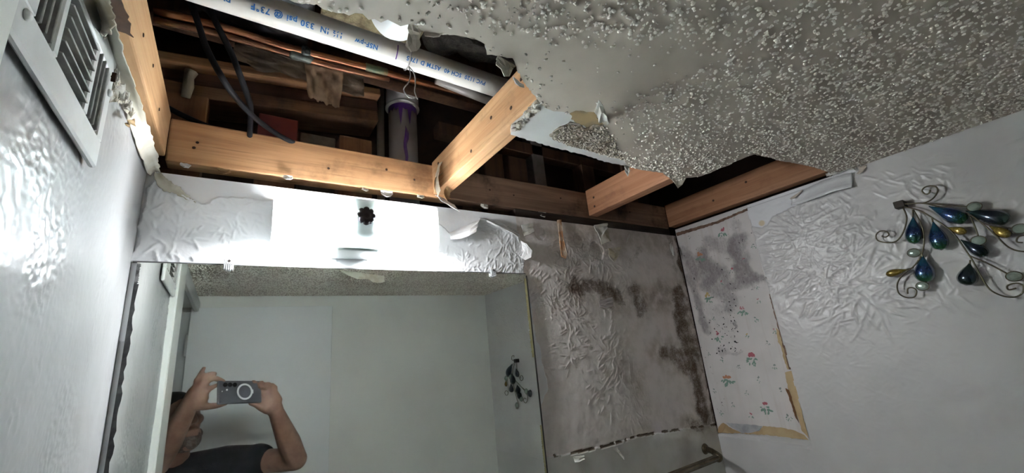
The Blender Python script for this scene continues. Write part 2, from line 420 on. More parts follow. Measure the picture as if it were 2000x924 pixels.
# ---- ceiling with the torn-out hole
CE_LEFT = [(0.0, -.545), (.05, -.53), (.10, -.505), (.15, -.485)]
CE_PX = [(575, 2), (590, 5), (613, 6), (619, 5), (631, 15), (648, 20), (672, 23), (681, 27), (694, 22), (708, 24), (720, 36), (732, 34), (744, 41), (757, 36), (773, 44), (782, 48), (800, 45), (812, 44), (823, 57), (840, 60), (866, 62), (890, 66), (930, 75), (948, 84), (951, 104), (969, 107), (1001, 111), (1010, 136), (1020, 152), (1033, 171), (1057, 200)]
CE_PX2 = [(1040, 214), (1022, 236), (1000, 254), (998, 263), (1020, 270), (1040, 276), (1062, 283), (1085, 289), (1112, 296), (1138, 302), (1160, 309), (1180, 316), (1200, 320), (1218, 323), (1250, 330), (1293, 336), (1312, 350), (1324, 364), (1340, 346), (1364, 344), (1388, 336), (1404, 328), (1422, 322), (1436, 314), (1460, 304), (1472, 300), (1500, 306), (1524, 313), (1556, 318), (1584, 324), (1612, 333), (1622, 338), (1640, 333), (1660, 329)]
def rag(pts, step=.006, amp=.0022, seed=1):
    r = random.Random(seed); out = []
    for a, b in zip(pts[:-1], pts[1:]):
        a, b = Vector(a), Vector(b); n = max(1, int((b-a).length/step)); nn = Vector((-(b-a).y, (b-a).x)).normalized() if (b-a).length > 1e-6 else Vector((0, 0))
        for k in range(n): out.append(tuple(a.lerp(b, k/n)+nn*(r.uniform(-amp, amp) if k else r.uniform(-.4, .4)*amp)))
    out.append(tuple(pts[-1])); return out
def slab(name, poly, z0, z1, mats, parent=None):
    n = len(poly); V = [(x, y, z0) for x, y in poly]+[(x, y, z1) for x, y in poly]
    tri = tessellate_polygon([[Vector((x, y, 0)) for x, y in poly]])
    Fc = [tuple(t) for t in tri]+[tuple(i+n for i in t)[::-1] for t in tri]+[(i, (i+1) % n, (i+1) % n+n, i+n) for i in range(n)]
    o = mesh(name, V, Fc, mats, parent)
    nt = len(tri)
    bm = bmesh.new(); bm.from_mesh(o.data); bm.faces.ensure_lookup_table()
    for i, f in enumerate(bm.faces): f.material_index = 0 if i < nt else min(1, len(mats)-1)
    bmesh.ops.recalc_face_normals(bm, faces=bm.faces); bm.to_mesh(o.data); bm.free(); return o
edge_front = CE_LEFT+[XY(*p) for p in CE_PX]
edge_low = [XY(*p) for p in CE_PX2]
room = [(W-.004, YB), (0, YB)]
poly_board = rag(edge_front+edge_low+[(W-.004, edge_low[-1][1]-.01)], seed=3)+room
t = NT('ceiling_paint')
c = t.mix(t.ramp(t.noise(9, 5), .35, .7), (.57, .50, .43), (.50, .44, .375))
c = t.mix(t.math('MULTIPLY', t.ramp(t.noise(3.1, 4), .5, .75), .3), c, (.27, .26, .22))
t.bump(t.noise(160, 4, .6), .2, .001); m_ceil = t.out(c, .62, 0, .3)
t = NT('bare_wallboard_paper'); c = t.mix(t.ramp(t.noise(7, 4), .4, .7), (.62, .62, .61), (.55, .54, .52)); m_bare = t.out(c, .85, 0, .2)
ceil = tag(slab('ceiling', poly_board, ZC, ZC+.012, [m_bare, m_gyp]), kind='structure')
ce_skin_px = [(1066, 210), (1081, 215), (1112, 219), (1124, 214), (1160, 217), (1168, 232), (1183, 245), (1193, 262), (1205, 282), (1206, 300), (1218, 309), (1224, 322)]
i_sk = CE_PX2.index((1218, 323))
poly_skin = rag(edge_front+[XY(*p) for p in ce_skin_px]+edge_low[i_sk+1:]+[(W-.004, edge_low[-1][1]-.01)], seed=4, amp=.0015)+room
skin = slab('ceiling_skin', poly_skin, ZC-.0022, ZC-.0002, [m_ceil, m_paper], ceil)
# brown scar and crumbly patch beside the white bare board
def patch(name, px, mats, parent, z0, z1, seed=9, amp=.002):
    pts = [XY(*p) for p in px]; return slab(name, rag(pts+[pts[0]], .005, amp, seed)[:-1], z0, z1, mats, parent)
patch('brown_scar', [(1114, 218), (1124, 214), (1160, 217), (1168, 232), (1180, 243), (1160, 243), (1150, 250), (1142, 246), (1128, 240), (1116, 232)], [M('scar_tan', (.34, .235, .115), .8, col2=(.22, .17, .11), scale=30)], ceil, ZC-.0012, ZC-.0001)
patch('crumbled_texture', [(1113, 237), (1128, 240), (1143, 250), (1160, 242), (1178, 244), (1193, 262), (1205, 284), (1206, 302), (1216, 311), (1190, 305), (1160, 296), (1125, 287), (1098, 279), (1078, 270), (1073, 262), (1090, 250)], [M('crumbled_tan_texture', (.50, .45, .40), .95, col2=(.34, .27, .20), scale=45, bump=(150, 1, .006))], ceil, ZC-.0016, ZC-.0001, 12)

# popcorn texture: thousands of plaster crumbs sprayed on the ceiling skin
def popcorn():
    bm = bmesh.new(); bmesh.ops.create_icosphere(bm, subdivisions=1, radius=1); bm.verts.ensure_lookup_table()
    bv = np.array([v.co[:] for v in bm.verts]); bf = np.array([[v.index for v in f.verts] for f in bm.faces]); bm.free()
    N = 46000
    X = RNG.uniform(0.002, W-.006, N); Y = RNG.uniform(YB, -.2, N)
    ok = inside(X, Y, poly_skin)
    bald = [XY(*p) for p in [(540, -30), (690, 24), (830, 58), (950, 100), (1010, 140), (1057, 200), (1110, 222), (1180, 250), (1200, 285), (1232, 308), (1258, 288), (1215, 242), (1205, 216), (1285, 172), (1390, 125), (1430, 88), (1300, 80), (1180, 78), (1060, 72), (960, 50), (880, 25), (800, -20)]]
    jx, jy = RNG.normal(0, .014, N), RNG.normal(0, .014, N)
    isb = inside(X+jx, Y+jy, bald); ok &= ~(isb & (RNG.random(N) < .97))
    dens = np.clip(.45+.9*(fbm(X[:, None], Y[:, None], 7, 71, 3)[:, 0]-.5)+.35, .25, 1); ok &= RNG.random(N) < dens
    dn = polyd(X, Y, edge_front+edge_low); ok &= dn > .003
    X, Y = X[ok], Y[ok]
    crumb_px = [XY(*p) for p in [(1113, 237), (1143, 250), (1178, 244), (1193, 262), (1205, 284), (1216, 311), (1160, 296), (1098, 279), (1073, 262)]]
    n2 = 900; xs = [p[0] for p in crumb_px]; ys = [p[1] for p in crumb_px]
    X2 = RNG.uniform(min(xs), max(xs), n2); Y2 = RNG.uniform(min(ys), max(ys), n2); k = inside(X2, Y2, crumb_px)
    out = []
    for XX, YY, r0, nm, mat in ((X, Y, (.0011, .0027), 'popcorn_texture', M('popcorn_plaster', (.86, .82, .75), .9, col2=(.76, .72, .65), scale=40)), (X2[k], Y2[k], (.0012, .0026), 'crumbs', M('tan_plaster_crumbs', (.50, .45, .39), .95, col2=(.38, .31, .24), scale=40))):
        n = len(XX); sz = RNG.uniform(*r0, n)[:, None]*np.stack([RNG.uniform(.6, 1.7, n), RNG.uniform(.6, 1.5, n), RNG.uniform(.6, 1.05, n)], -1)
        th = RNG.uniform(0, 6.28, n); c, s = np.cos(th), np.sin(th)
        v = bv[None]*(1+RNG.uniform(-.3, .3, (n, len(bv), 1)))*sz[:, None, :]
        v = np.stack([v[..., 0]*c[:, None]-v[..., 1]*s[:, None], v[..., 0]*s[:, None]+v[..., 1]*c[:, None], v[..., 2]], -1)
        v = v+np.stack([XX, YY, np.full(n, ZC-.0028)], -1)[:, None, :]
        f = bf[None]+(np.arange(n)*len(bv))[:, None, None]
        co = v.reshape(-1, 3); q = f.reshape(-1, 3)
        me = bpy.data.meshes.new(nm); me.vertices.add(len(co)); me.vertices.foreach_set('co', co.ravel())
        me.loops.add(q.size); me.loops.foreach_set('vertex_index', q.ravel().astype(np.int32)); me.polygons.add(len(q)); me.polygons.foreach_set('loop_start', np.arange(0, q.size, 3, dtype=np.int32)); me.update(calc_edges=True)
        tag(link(nm, me, mat, ceil), kind='stuff')
popcorn()

# torn flaps of board paper hanging from the edge of the hole
def flap(name, root_a, root_b, tips, mat, parent, thick=.0012, seed=1, curl=.0):
    """ragged sheet hung between root_a and root_b reaching the tip points"""
    r = random.Random(seed); A, B = Vector(root_a), Vector(root_b); T = [Vector(p) for p in tips]; n = len(T); rows = 5
    V = []
    for j in range(rows+1):
        s = j/rows
        for i in range(n):
            t_ = i/(n-1); p = A.lerp(B, t_).lerp(T[i], s)
            nrm = (B-A).cross(T[i]-A); nrm = nrm.normalized() if nrm.length > 1e-9 else Vector((0, 0, 1))
            V.append(p+nrm*(curl*math.sin(s*2.6)+r.uniform(-.0012, .0012))+Vector((r.uniform(-1, 1), r.uniform(-1, 1), r.uniform(-1, 1)))*(.0015 if j else 0))
    Fc = [(j*n+i, j*n+i+1, (j+1)*n+i+1, (j+1)*n+i) for j in range(rows) for i in range(n-1)]
    o = mesh(name, V, Fc, mat, parent, False); md = o.modifiers.new('solid', 'SOLIDIFY'); md.thickness = thick; return o
def cz(px, py, dz): return at(px, py, 2, ZC+dz)
flap('paper_flap', cz(799, 44, 0), cz(823, 54, 0), [cz(794, 103, -.012), cz(800, 104, -.012), cz(806, 100, -.011), cz(813, 99, -.011), cz(820, 98, -.010)], m_ceil, ceil, seed=2, curl=.004)
flap('paper_flap', cz(826, 56, 0), cz(928, 74, 0), [cz(830, 70, -.003), cz(845, 73, -.003), cz(856, 72, -.003), cz(866, 64, -.002), cz(890, 67, -.001), cz(926, 75, -.001)], m_ceil, ceil, seed=3, curl=.0)
flap('paper_flap', cz(972, 108, 0), cz(1008, 128, 0), [cz(972, 126, -.010), cz(980, 136, -.011), cz(986, 152, -.013), cz(994, 150, -.012), cz(1004, 137, -.008)], m_paper, ceil, seed=4, curl=.004)
flap('paper_flap', cz(1174, 240, 0), cz(1186, 236, -.001), [cz(1160, 214, -.014), cz(1168, 190, -.024), cz(1176, 205, -.020), cz(1184, 216, -.016), cz(1186, 232, -.010)], m_paper_white, ceil, seed=5, curl=.008)
flap('paper_flap', cz(1293, 335, 0), cz(1340, 345, 0), [cz(1306, 346, -.004), cz(1316, 356, -.006), cz(1324, 368, -.008), cz(1334, 362, -.006), cz(1340, 348, -.003)], m_cream, ceil, seed=6, curl=.003)
flap('paper_flap', cz(1218, 322, 0), cz(1230, 325, 0), [cz(1222, 336, -.006), cz(1227, 345, -.009), cz(1229, 334, -.006)], m_paper_white, ceil, seed=7)
flap('paper_flap', cz(1002, 152, 0), cz(1022, 165, 0), [cz(1003, 150, -.002), cz(1008, 160, -.006), cz(1016, 168, -.006), cz(1024, 172, -.003)], m_paper_white, ceil, seed=8, curl=.003)
flap('paper_flap', (.49, -.858, ZC-.002), (.70, -.952, ZC-.002), [(.50, -.855, ZC-.014), (.53, -.868, ZC-.026), (.565, -.885, ZC-.034), (.60, -.90, ZC-.030), (.615, -.91, ZC-.026), (.64, -.92, ZC-.040), (.68, -.94, ZC-.038), (.70, -.95, ZC-.030)], M('hanging_white_paper', (.78, .75, .66), .8, col2=(.66, .60, .48), scale=24), ceil, seed=9, curl=.002)
# crumbled gypsum along the board edge beside the joist
for k in range(26):
    a = k/25; p = cz(1002+(1056-1002)*a, 258+(206-258)*a, -.001)+Vector((random.uniform(-.006, .006), random.uniform(-.006, .006), random.uniform(-.002, .004)))
    bm = bmesh.new(); bmesh.ops.create_icosphere(bm, subdivisions=1, radius=random.uniform(.004, .008))
    for v in bm.verts: v.co = Vector((v.co.x*random.uniform(.6, 1.3), v.co.y*random.uniform(.6, 1.3), v.co.z*random.uniform(.4, .9)))+p
    from_bm('gypsum_crumb', bm, m_gyp, ceil)

# ---- what lies above and behind: cavity backing, subfloor
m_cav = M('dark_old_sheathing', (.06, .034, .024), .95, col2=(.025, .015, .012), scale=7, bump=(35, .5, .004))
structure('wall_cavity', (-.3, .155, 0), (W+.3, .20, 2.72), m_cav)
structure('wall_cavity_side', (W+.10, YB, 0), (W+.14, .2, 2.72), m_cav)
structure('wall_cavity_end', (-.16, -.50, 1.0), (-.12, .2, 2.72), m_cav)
sub = tag(empty('subfloor', (0, 0, 2.64)), kind='structure')
m_sub = wood('old_subfloor_boards', (.05, .03, .02), (.028, .017, .012), axis=0)
for k in range(13):
    box('plank', (-.3, YB-.05+k*.132, 2.64), (W+.3, YB-.05+k*.132+.129, 2.662), m_sub, sub, .001)

# ================================================================== FRAMING
ZJ, HJ, TJ = 2.142, .089, .038
w_bright = wood('fresh_pine', (.62, .37, .19), (.50, .27, .125), (.68, .45, .26), axis=0, stain=.25)
w_joist = wood('pine_joist', (.48, .28, .145), (.38, .195, .09), (.52, .33, .19), axis=1, stain=.7, dark=(.15, .08, .045))
w_head = wood('aged_pine', (.56, .31, .155), (.41, .205, .095), (.59, .35, .185), axis=0, stain=.75, dark=(.16, .08, .04))
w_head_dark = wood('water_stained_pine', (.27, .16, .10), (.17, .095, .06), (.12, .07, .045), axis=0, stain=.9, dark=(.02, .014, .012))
w_old = wood('old_brown_pine', (.15, .078, .044), (.095, .046, .027), axis=0, stain=.7)
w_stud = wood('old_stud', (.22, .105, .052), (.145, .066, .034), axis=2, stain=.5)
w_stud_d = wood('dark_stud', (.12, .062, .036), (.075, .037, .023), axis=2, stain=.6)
m_red = M('red_brown_paint', (.17, .028, .024), .7, col2=(.10, .017, .016), scale=12)
m_nail = M('dark_nail', (.08, .065, .06), .5, .8)
m_hole = M('nail_hole_dirt', (.05, .025, .015), .95)
def beam(name, lo, hi, mat, label, group=None, cat='beam', rot=None):
    lo, hi = Vector(lo), Vector(hi); c = (lo+hi)/2; h = (hi-lo)/2
    bm = bmesh.new(); box_bm(bm, -h, h, .003, 2)
    o = from_bm(name, bm, mat); o.location = c
    if rot: o.rotation_euler = rot
    return tag(o, label, cat, group)
def marks(parent_o, pts, axis, r, mat, name='nail_hole'):
    """small dark nail holes standing a hair proud of a face: children in local coordinates"""
    for p in pts:
        v, f = lathe_data([(r*1.0, 0), (r*.8, .0009)], (0, 0, 0), axis, 9)
        me = bpy.data.meshes.new(name); me.from_pydata([tuple(x) for x in v], [], f)
        o = link(name, me, mat); o.parent = parent_o; o.location = Vector(p)-parent_o.location
XH = [(-.018, .02), (.548, .586), (1.092, 1.130), (1.512, 1.55)]
hb = beam('header_beam', (.020, .012, ZJ-.006), (.60, .050, ZJ+HJ-.006), w_head, 'pale timber header above the vanity light, between the left joist and the middle joist', cat='beam')
hd = beam('header_beam', (.586, .012, ZJ-.006), (1.512, .050, ZJ+HJ-.006), w_head_dark, 'dark water-stained timber header above the mouldy wall, right of the middle joist', cat='beam')
marks(hb, [(.06, .0118, 2.17), (.064, .0118, 2.182), (.30, .0118, 2.17), (.50, .0118, 2.175), (.43, .0118, 2.19)], (0, -1, 0), .0028, m_hole)
marks(hd, [(.72, .0118, 2.18), (.80, .0118, 2.175), (.98, .0118, 2.19), (1.3, .0118, 2.18)], (0, -1, 0), .003, m_hole)
jl = beam('ceiling_joist', (XH[0][0], -1.2, ZJ), (XH[0][1], .010, ZJ+HJ), wood('left_joist_pine', (.52, .32, .17), (.44, .245, .115), (.56, .38, .22), axis=1, stain=.3, dark=(.2, .11, .06)), 'bright pine joist along the left wall beside the air vent', 'ceiling joists')
j2 = beam('ceiling_joist', (XH[1][0], -1.2, ZJ), (XH[1][1], .011, ZJ+HJ), w_joist, 'middle pine joist with torn paper on its end, right of the vanity light', 'ceiling joists')
j3 = beam('ceiling_joist', (XH[2][0], -1.2, ZJ), (XH[2][1], .011, ZJ+HJ), wood('third_joist_pine', (.42, .205, .11), (.32, .145, .075), (.45, .25, .15), axis=1, stain=.55, dark=(.05, .035, .04)), 'reddish joist stub emerging under the popcorn ceiling above the mouldy wall', 'ceiling joists')
j4 = beam('ceiling_joist', (XH[3][0], -1.2, ZJ), (XH[3][1], .012, ZJ+HJ), wood('right_joist_pine', (.40, .20, .105), (.30, .14, .072), (.43, .24, .14), axis=1, stain=.45), 'brown joist along the right wall above the floral wallpaper', 'ceiling joists')
def dark_nails(o, x, pts): marks(o, [(x, y, z) for y, z in pts], (-1, 0, 0), .004, m_hole)
dark_nails(j3, XH[2][0], [(-.02, 2.165), (-.022, 2.195)]); dark_nails(j2, XH[1][0], [(-.03, 2.21), (-.2, 2.16), (-.29, 2.19), (-.36, 2.17), (-.40, 2.205)]); dark_nails(j4, XH[3][0], [(-.18, 2.18), (-.3, 2.2)])
marks(jl, [(.0205, -.2, 2.19), (.0205, -.11, 2.17), (.0205, -.28, 2.18)], (1, 0, 0), .003, m_hole)
# dark brown kraft paper under the far end of the left joist
bm = bmesh.new(); pts = rag([(-.016, -.80), (-.016, -.335), (-.004, -.322), (.008, -.330), (.021, -.324), (.021, -.80)], .006, .002, 5)
V = [(x, y, ZJ-.0015) for x, y in pts]; n = len(V); V += [(x, y, ZJ-.0003) for x, y in pts]
bm.free()
kp = mesh('kraft_paper_strip', V, [tuple(range(n)), tuple(range(2*n-1, n-1, -1))]+[(i, (i+1) % n, (i+1) % n+n, i+n) for i in range(n)], m_dark_kraft)
tag(kp, 'dark brown paper strip stuck under the left joist at the frame top', 'paper')
# blackened nailing strip along the top of the mouldy wall
beam('nailing_strip', (.80, .014, 2.108), (1.515, .048, 2.1355), wood('mouldy_black_strip', (.05, .035, .028), (.022, .016, .014), axis=0, stain=.6), 'blackened mouldy strip under the dark header on top of the wall', cat='beam')
# torn paper on the end of the middle joist
tp = tag(empty('torn_paper', (.547, -.012, 2.15)), 'torn grey and tan paper shred clinging to the end of the middle joist', 'paper')
Jx = XH[1][0]
flap('shred', (Jx-.001, -.052, 2.205), (Jx-.001, -.035, 2.207), [(Jx-.012, -.070, 2.118), (Jx-.016, -.060, 2.106), (Jx-.012, -.050, 2.116), (Jx-.006, -.040, 2.128)], m_paper, tp, seed=31, curl=.010)
flap('shred', (Jx-.002, -.056, 2.175), (Jx-.002, -.030, 2.175), [(Jx-.018, -.050, 2.125), (Jx-.010, -.040, 2.118), (Jx-.004, -.025, 2.130)], m_kraft, tp, seed=32, curl=.012)
flap('shred', (Jx+.01, -.050, 2.141), (Jx+.03, -.035, 2.141), [(Jx+.004, -.05, 2.115), (Jx+.016, -.04, 2.110), (Jx+.03, -.03, 2.122)], m_kraft, tp, seed=33, curl=.006)
# splinters and chips on the underside of the header
chip = [(.11, .030, .014, m_kraft), (.05, .03, .010, m_paper_white), (.22, .02, .012, m_paper_white), (.38, .03, .010, m_cream), (.43, .028, .020, m_paper_white), (.515, .028, .012, m_cream), (.70, .03, .016, m_paper_white), (.90, .03, .020, m_paper)]
cl = ['curled tan paper scrap under the left end of the pale header', 'small white chip under the far left of the pale header', 'white chip under the pale header left of the vanity light centre', 'cream chip under the pale header above the dark knob', 'long white splinter under the pale header right of the knob', 'cream chip under the pale header near the middle joist', 'white shred under the dark header beside the middle joist', 'grey shred hanging under the dark header']
for (x, y, s, m), lb in zip(chip, cl):
    z = ZJ-.0065
    flap_o = flap('paper_chip', (x-s*.7, y-.015, z), (x+s*.7, y-.015, z), [(x-s*.6, y-.018, z-s*.5), (x-s*.1, y-.026, z-s*.9), (x+s*.5, y-.02, z-s*.7), (x+s*.8, y-.017, z-s*.2)], m, None, seed=int(x*999), curl=s*.3)
    tag(flap_o, lb, 'paper', 'paper scraps under the header')

# wall studs and plates seen behind the header
SY = .056
studs = [(-.010, .070, 1.0, 2.335, w_stud, 'brown flat stud behind the header at the far left'), (.162, .238, 1.0, 2.30, w_stud, 'red-painted stud behind the header below the black cables'), (.330, .408, 1.0, 2.287, w_stud, 'orange-brown stud behind the header just left of the white drain pipe'),
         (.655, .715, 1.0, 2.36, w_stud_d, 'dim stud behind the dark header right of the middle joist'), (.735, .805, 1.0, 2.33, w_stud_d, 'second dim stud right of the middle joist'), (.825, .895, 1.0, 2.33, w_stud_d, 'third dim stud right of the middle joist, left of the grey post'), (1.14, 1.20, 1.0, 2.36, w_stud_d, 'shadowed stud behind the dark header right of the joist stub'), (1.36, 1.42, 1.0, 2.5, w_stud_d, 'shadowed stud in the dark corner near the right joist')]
for x0, x1, z0, z1, m, lb in studs:
    o = beam('wall_stud', (x0, SY, z0), (x1, SY+.05, z1), m, lb, 'wall studs behind the header', 'stud')
    if 'red-painted' in lb:
        bm = bmesh.new(); box_bm(bm, (x0-.001, SY-.0015, 2.228), (x1+.001, SY+.02, z1+.001), .002); from_bm('red_paint', bm, m_red).parent = o
        o.children[0].matrix_parent_inverse = Matrix.Translation(-o.location)
beam('grey_post', (.93, SY+.01, 1.0), (.978, SY+.055, 2.62), M('grey_weathered_post', (.24, .21, .20), .8, col2=(.17, .145, .13), scale=20), 'grey weathered post behind the torn ceiling edge', cat='post')
beam('fire_block', (.247, SY+.02, 1.0), (.325, SY+.05, 2.285), M('grey_brown_rubble', (.16, .125, .095), .95, col2=(.09, .07, .055), scale=18, bump=(40, .8, .006)), 'grey-brown mortar block between the red and the orange stud', cat='block')
tilt = -math.atan2(.05, .42)
beam('top_plate', (-.05, SY, 2.322), (.425, SY+.09, 2.352), w_old, 'lower brown plate resting on the studs', 'wall plates', 'beam', (0, -.11, 0))
beam('top_plate', (-.05, SY+.004, 2.353), (.425, SY+.09, 2.385), wood('red_brown_plate', (.08, .036, .023), (.05, .022, .015), axis=0, stain=.4), 'dark red-brown plate on the lower plate', 'wall plates', 'beam', (0, -.11, 0))
beam('top_plate', (-.05, SY-.022, 2.386), (.425, SY+.09, 2.406), wood('orange_plate', (.26, .13, .058), (.165, .078, .038), axis=0, stain=.4), 'orange lit board edge on top of the wall plates under the copper pipes', 'wall plates', 'beam', (0, -.11, 0))
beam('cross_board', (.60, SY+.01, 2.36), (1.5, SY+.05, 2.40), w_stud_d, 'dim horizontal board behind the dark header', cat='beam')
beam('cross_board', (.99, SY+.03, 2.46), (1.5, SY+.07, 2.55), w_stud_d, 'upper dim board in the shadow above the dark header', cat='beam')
# joists of the floor above, running across the room
for k, (y, lb) in enumerate([(-.62, 'large dark floor joist above the front of the hole'), (.02, 'dark floor joist above the wall plates')]):
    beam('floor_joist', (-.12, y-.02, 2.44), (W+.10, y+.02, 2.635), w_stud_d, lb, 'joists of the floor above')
pb = beam('pine_board', (.30, -.545, 2.146), (.62, -.500, 2.172), wood('bright_pine_edge', (.58, .31, .13), (.46, .22, .085), (.66, .40, .2), axis=0, stain=.1), 'orange pine board lying above the torn ceiling edge', cat='beam', rot=(0, 0, .10))
# white foam strip beside the left joist
mesh_v, mesh_f = tube_data([(.032, .052, 2.30), (.034, .050, 2.325), (.033, .05, 2.345), (.036, .048, 2.36)], [.008, .010, .009, .012], 8)
tag(mesh('foam_bead', mesh_v, mesh_f, M('old_foam', (.30, .25, .19), .9, bump=(60, .6, .004)), None, True), 'pale lumpy foam bead between the left joist and the plates', 'foam')

# ================================================================== PIPES AND CABLES
m_pvc = M('white_pvc', (.60, .58, .54), .4, col2=(.46, .43, .37), scale=9, amt=(.55, .8))
m_pvc_d = M('drain_pvc', (.56, .52, .52), .4, col2=(.42, .38, .36), scale=8)
m_ink = M('blue_print_ink', (.02, .13, .38), .6)
m_purple = M('purple_primer', (.09, .025, .20), .4)
m_copper = M('copper', (.58, .25, .13), .30, .95, col2=(.32, .14, .08), scale=9)
m_copper_d = M('dull_copper', (.36, .17, .095), .45, .9, col2=(.22, .11, .07), scale=12)
# pressurised pipe with printed lettering
A = Vector((-.10, -.205, 2.352)); B = Vector((1.00, -.195, 2.350)); RP = .0242
pv = tag(empty('pvc_pipe', (.3, -.2, 2.33)), 'long white plastic pipe with blue printed lettering crossing the ceiling hole', 'pipe')
tube('pipe_wall', [A.lerp(B, k/20) for k in range(21)], RP, m_pvc, pv, 28)
ax = (B-A).normalized()
def pipe_text(s, x_start, size, parent, rowang=0.0, bold=False):
    """text bent round the pipe, upside down as seen from below"""
    cu = bpy.data.curves.new('lettering', 'FONT'); cu.body = s; cu.size = size; cu.resolution_u = 2; cu.space_character = 1.1; cu.offset = .00035
    ob = bpy.data.objects.new('lettering', cu); COL.objects.link(ob)
    dg = bpy.context.evaluated_depsgraph_get(); me = bpy.data.meshes.new_from_object(ob.evaluated_get(dg)); bpy.data.objects.remove(ob)
    bm = bmesh.new(); bm.from_mesh(me)
    # direction from the pipe axis towards the viewer side (down and into the room)
    d0 = Vector((0, -.62, -.78)).normalized(); d1 = ax.cross(d0)
    if d1.z < 0: d1 = -d1
    for v in bm.verts:
        along = x_start - v.co.x               # reads from right to left
        ang = rowang - v.co.y/RP               # letters stand on their heads
        n_ = d0*math.cos(ang)+d1*math.sin(ang)
        c_ = A.lerp(B, (along-A.x)/(B.x-A.x))
        v.co = c_+n_*(RP+.0004)
    bm.to_mesh(me); bm.free();
    return link('lettering', me, m_ink, parent)
pipe_text('PVC 1120  SCH 40  ASTM D 1785', .590, .0120, pv, .27)
pipe_text('NSF-pw', .345, .0125, pv, .30)
pipe_text('1½ IN  330 psi @ 73°F', .280, .0140, pv, .33)
pipe_text('PVC-1120 II', .105, .0140, pv, .30)
def band_on_pipe(x, w, mat, name, r=RP+.0006, a0=-1.2, a1=1.2):
    d0 = Vector((0, -.62, -.78)).normalized(); d1 = ax.cross(d0); V = []; Fc = []
    for i in range(13):
        an = a0+(a1-a0)*i/12; n_ = d0*math.cos(an)+d1*math.sin(an)
        for xx in (x-w/2, x+w/2): V.append(A.lerp(B, (xx-A.x)/(B.x-A.x))+n_*r)
    Fc = [(2*i, 2*i+1, 2*i+3, 2*i+2) for i in range(12)]; return mesh(name, V, Fc, mat, pv)
band_on_pipe(.383, .0022, m_purple, 'purple_mark', a0=-.9, a1=.3)
# second smaller pipe behind it
tag(tube('pvc_pipe', [(.50, -.150, 2.362), (.62, -.148, 2.350), (.75, -.145, 2.345), (1.3, -.15, 2.35)], .013, M('dim_grey_pvc', (.16, .145, .135), .35), None, 20), 'dim grey pipe behind the lettered pipe near the middle joist', 'pipe')
# twisted wire tie hanging where the pipe crosses the drain
wt = tag(empty('wire_tie', (.412, -.2, 2.32)), 'thin twisted wire tie hung round the lettered pipe', 'wire')
m_wire = M('grey_wire', (.34, .32, .31), .5, .5)
x0 = .411
tube('loop', [(x0, -.2+math.cos(a)*(RP+.002), 2.351+math.sin(a)*(RP+.002)) for a in [i*2*math.pi/20 for i in range(21)]], .0014, m_wire, wt, 6)
tube('tail', [(x0, -.205, 2.326), (x0+.006, -.200, 2.312), (x0+.004, -.195, 2.295), (x0-.006, -.19, 2.277), (x0+.004, -.19, 2.262), (x0+.012, -.19, 2.262)], .0013, m_wire, wt, 6, 4)
tube('tail', [(x0, -.205, 2.326), (x0+.014, -.200, 2.315), (x0+.018, -.195, 2.295), (x0+.018, -.19, 2.278), (x0+.024, -.19, 2.262)], .0013, m_wire, wt, 6, 4)
# upright drain pipe with coupling and purple primer
DX, DY = .507, .105
dr = tag(empty('drain_pipe', (DX, DY, 1.2)), 'upright white drain pipe with purple primer ring behind the header', 'pipe')
v, f = lathe_data([(.039, 1.0), (.039, 2.52)], (DX, DY, 0), (0, 0, 1), 32); mesh('pipe_wall', v, f, m_pvc_d, dr, True)
v, f = lathe_data([(.039, 0), (.0455, .001), (.0455, .05), (.0445, .055), (.0445, .10), (.039, .101)], (DX, DY, 2.435), (0, 0, 1), 32); mesh('coupling', v, f, m_pvc_d, dr, True)
v, f = lathe_data([(.0455, 0), (.0475, .002), (.0475, .006), (.0455, .008)], (DX, DY, 2.432), (0, 0, 1), 32); mesh('rim', v, f, m_pvc, dr, True)
V, Fc = [], []
for k in range(40):
    an = 2*math.pi*k/40; dl = .012+.012*abs(math.sin(k*1.7))+(.05 if k in (27, 31) else 0)
    for z in (2.433, 2.433-dl): V.append((DX+math.cos(an)*.0396, DY+math.sin(an)*.0396, z))
Fc = [(2*k, 2*((k+1) % 40), 2*((k+1) % 40)+1, 2*k+1) for k in range(40)]
mesh('primer_ring', V, Fc, m_purple, dr)
def drip(an0, zz, wd, name):
    V = []; n = len(zz)
    for i, z in enumerate(zz):
        w_ = wd*math.sin(math.pi*(i+.15)/(n-.7)) if n > 2 else wd
        for s in (-1, 1): a = an0+s*w_/.039+.05*math.sin(i*1.3); V.append((DX+math.cos(a)*.0397, DY+math.sin(a)*.0397, z))
    mesh(name, V, [(2*i, 2*i+1, 2*i+3, 2*i+2) for i in range(n-1)], m_purple, dr)
drip(-1.75, [2.36, 2.35, 2.33, 2.31, 2.295, 2.28, 2.265, 2.25, 2.235, 2.22], .0045, 'primer_drip')
drip(-1.62, [2.35, 2.335, 2.32, 2.305], .002, 'primer_drip')
# grey vent pipe beside it
tag(tube('steel_conduit', [(.447, .115, 1.2), (.447, .115, 2.5)], .010, M('dull_conduit', (.30, .26, .23), .5, .4), None, 14), 'thin dull conduit rising along the left side of the drain pipe', 'pipe')
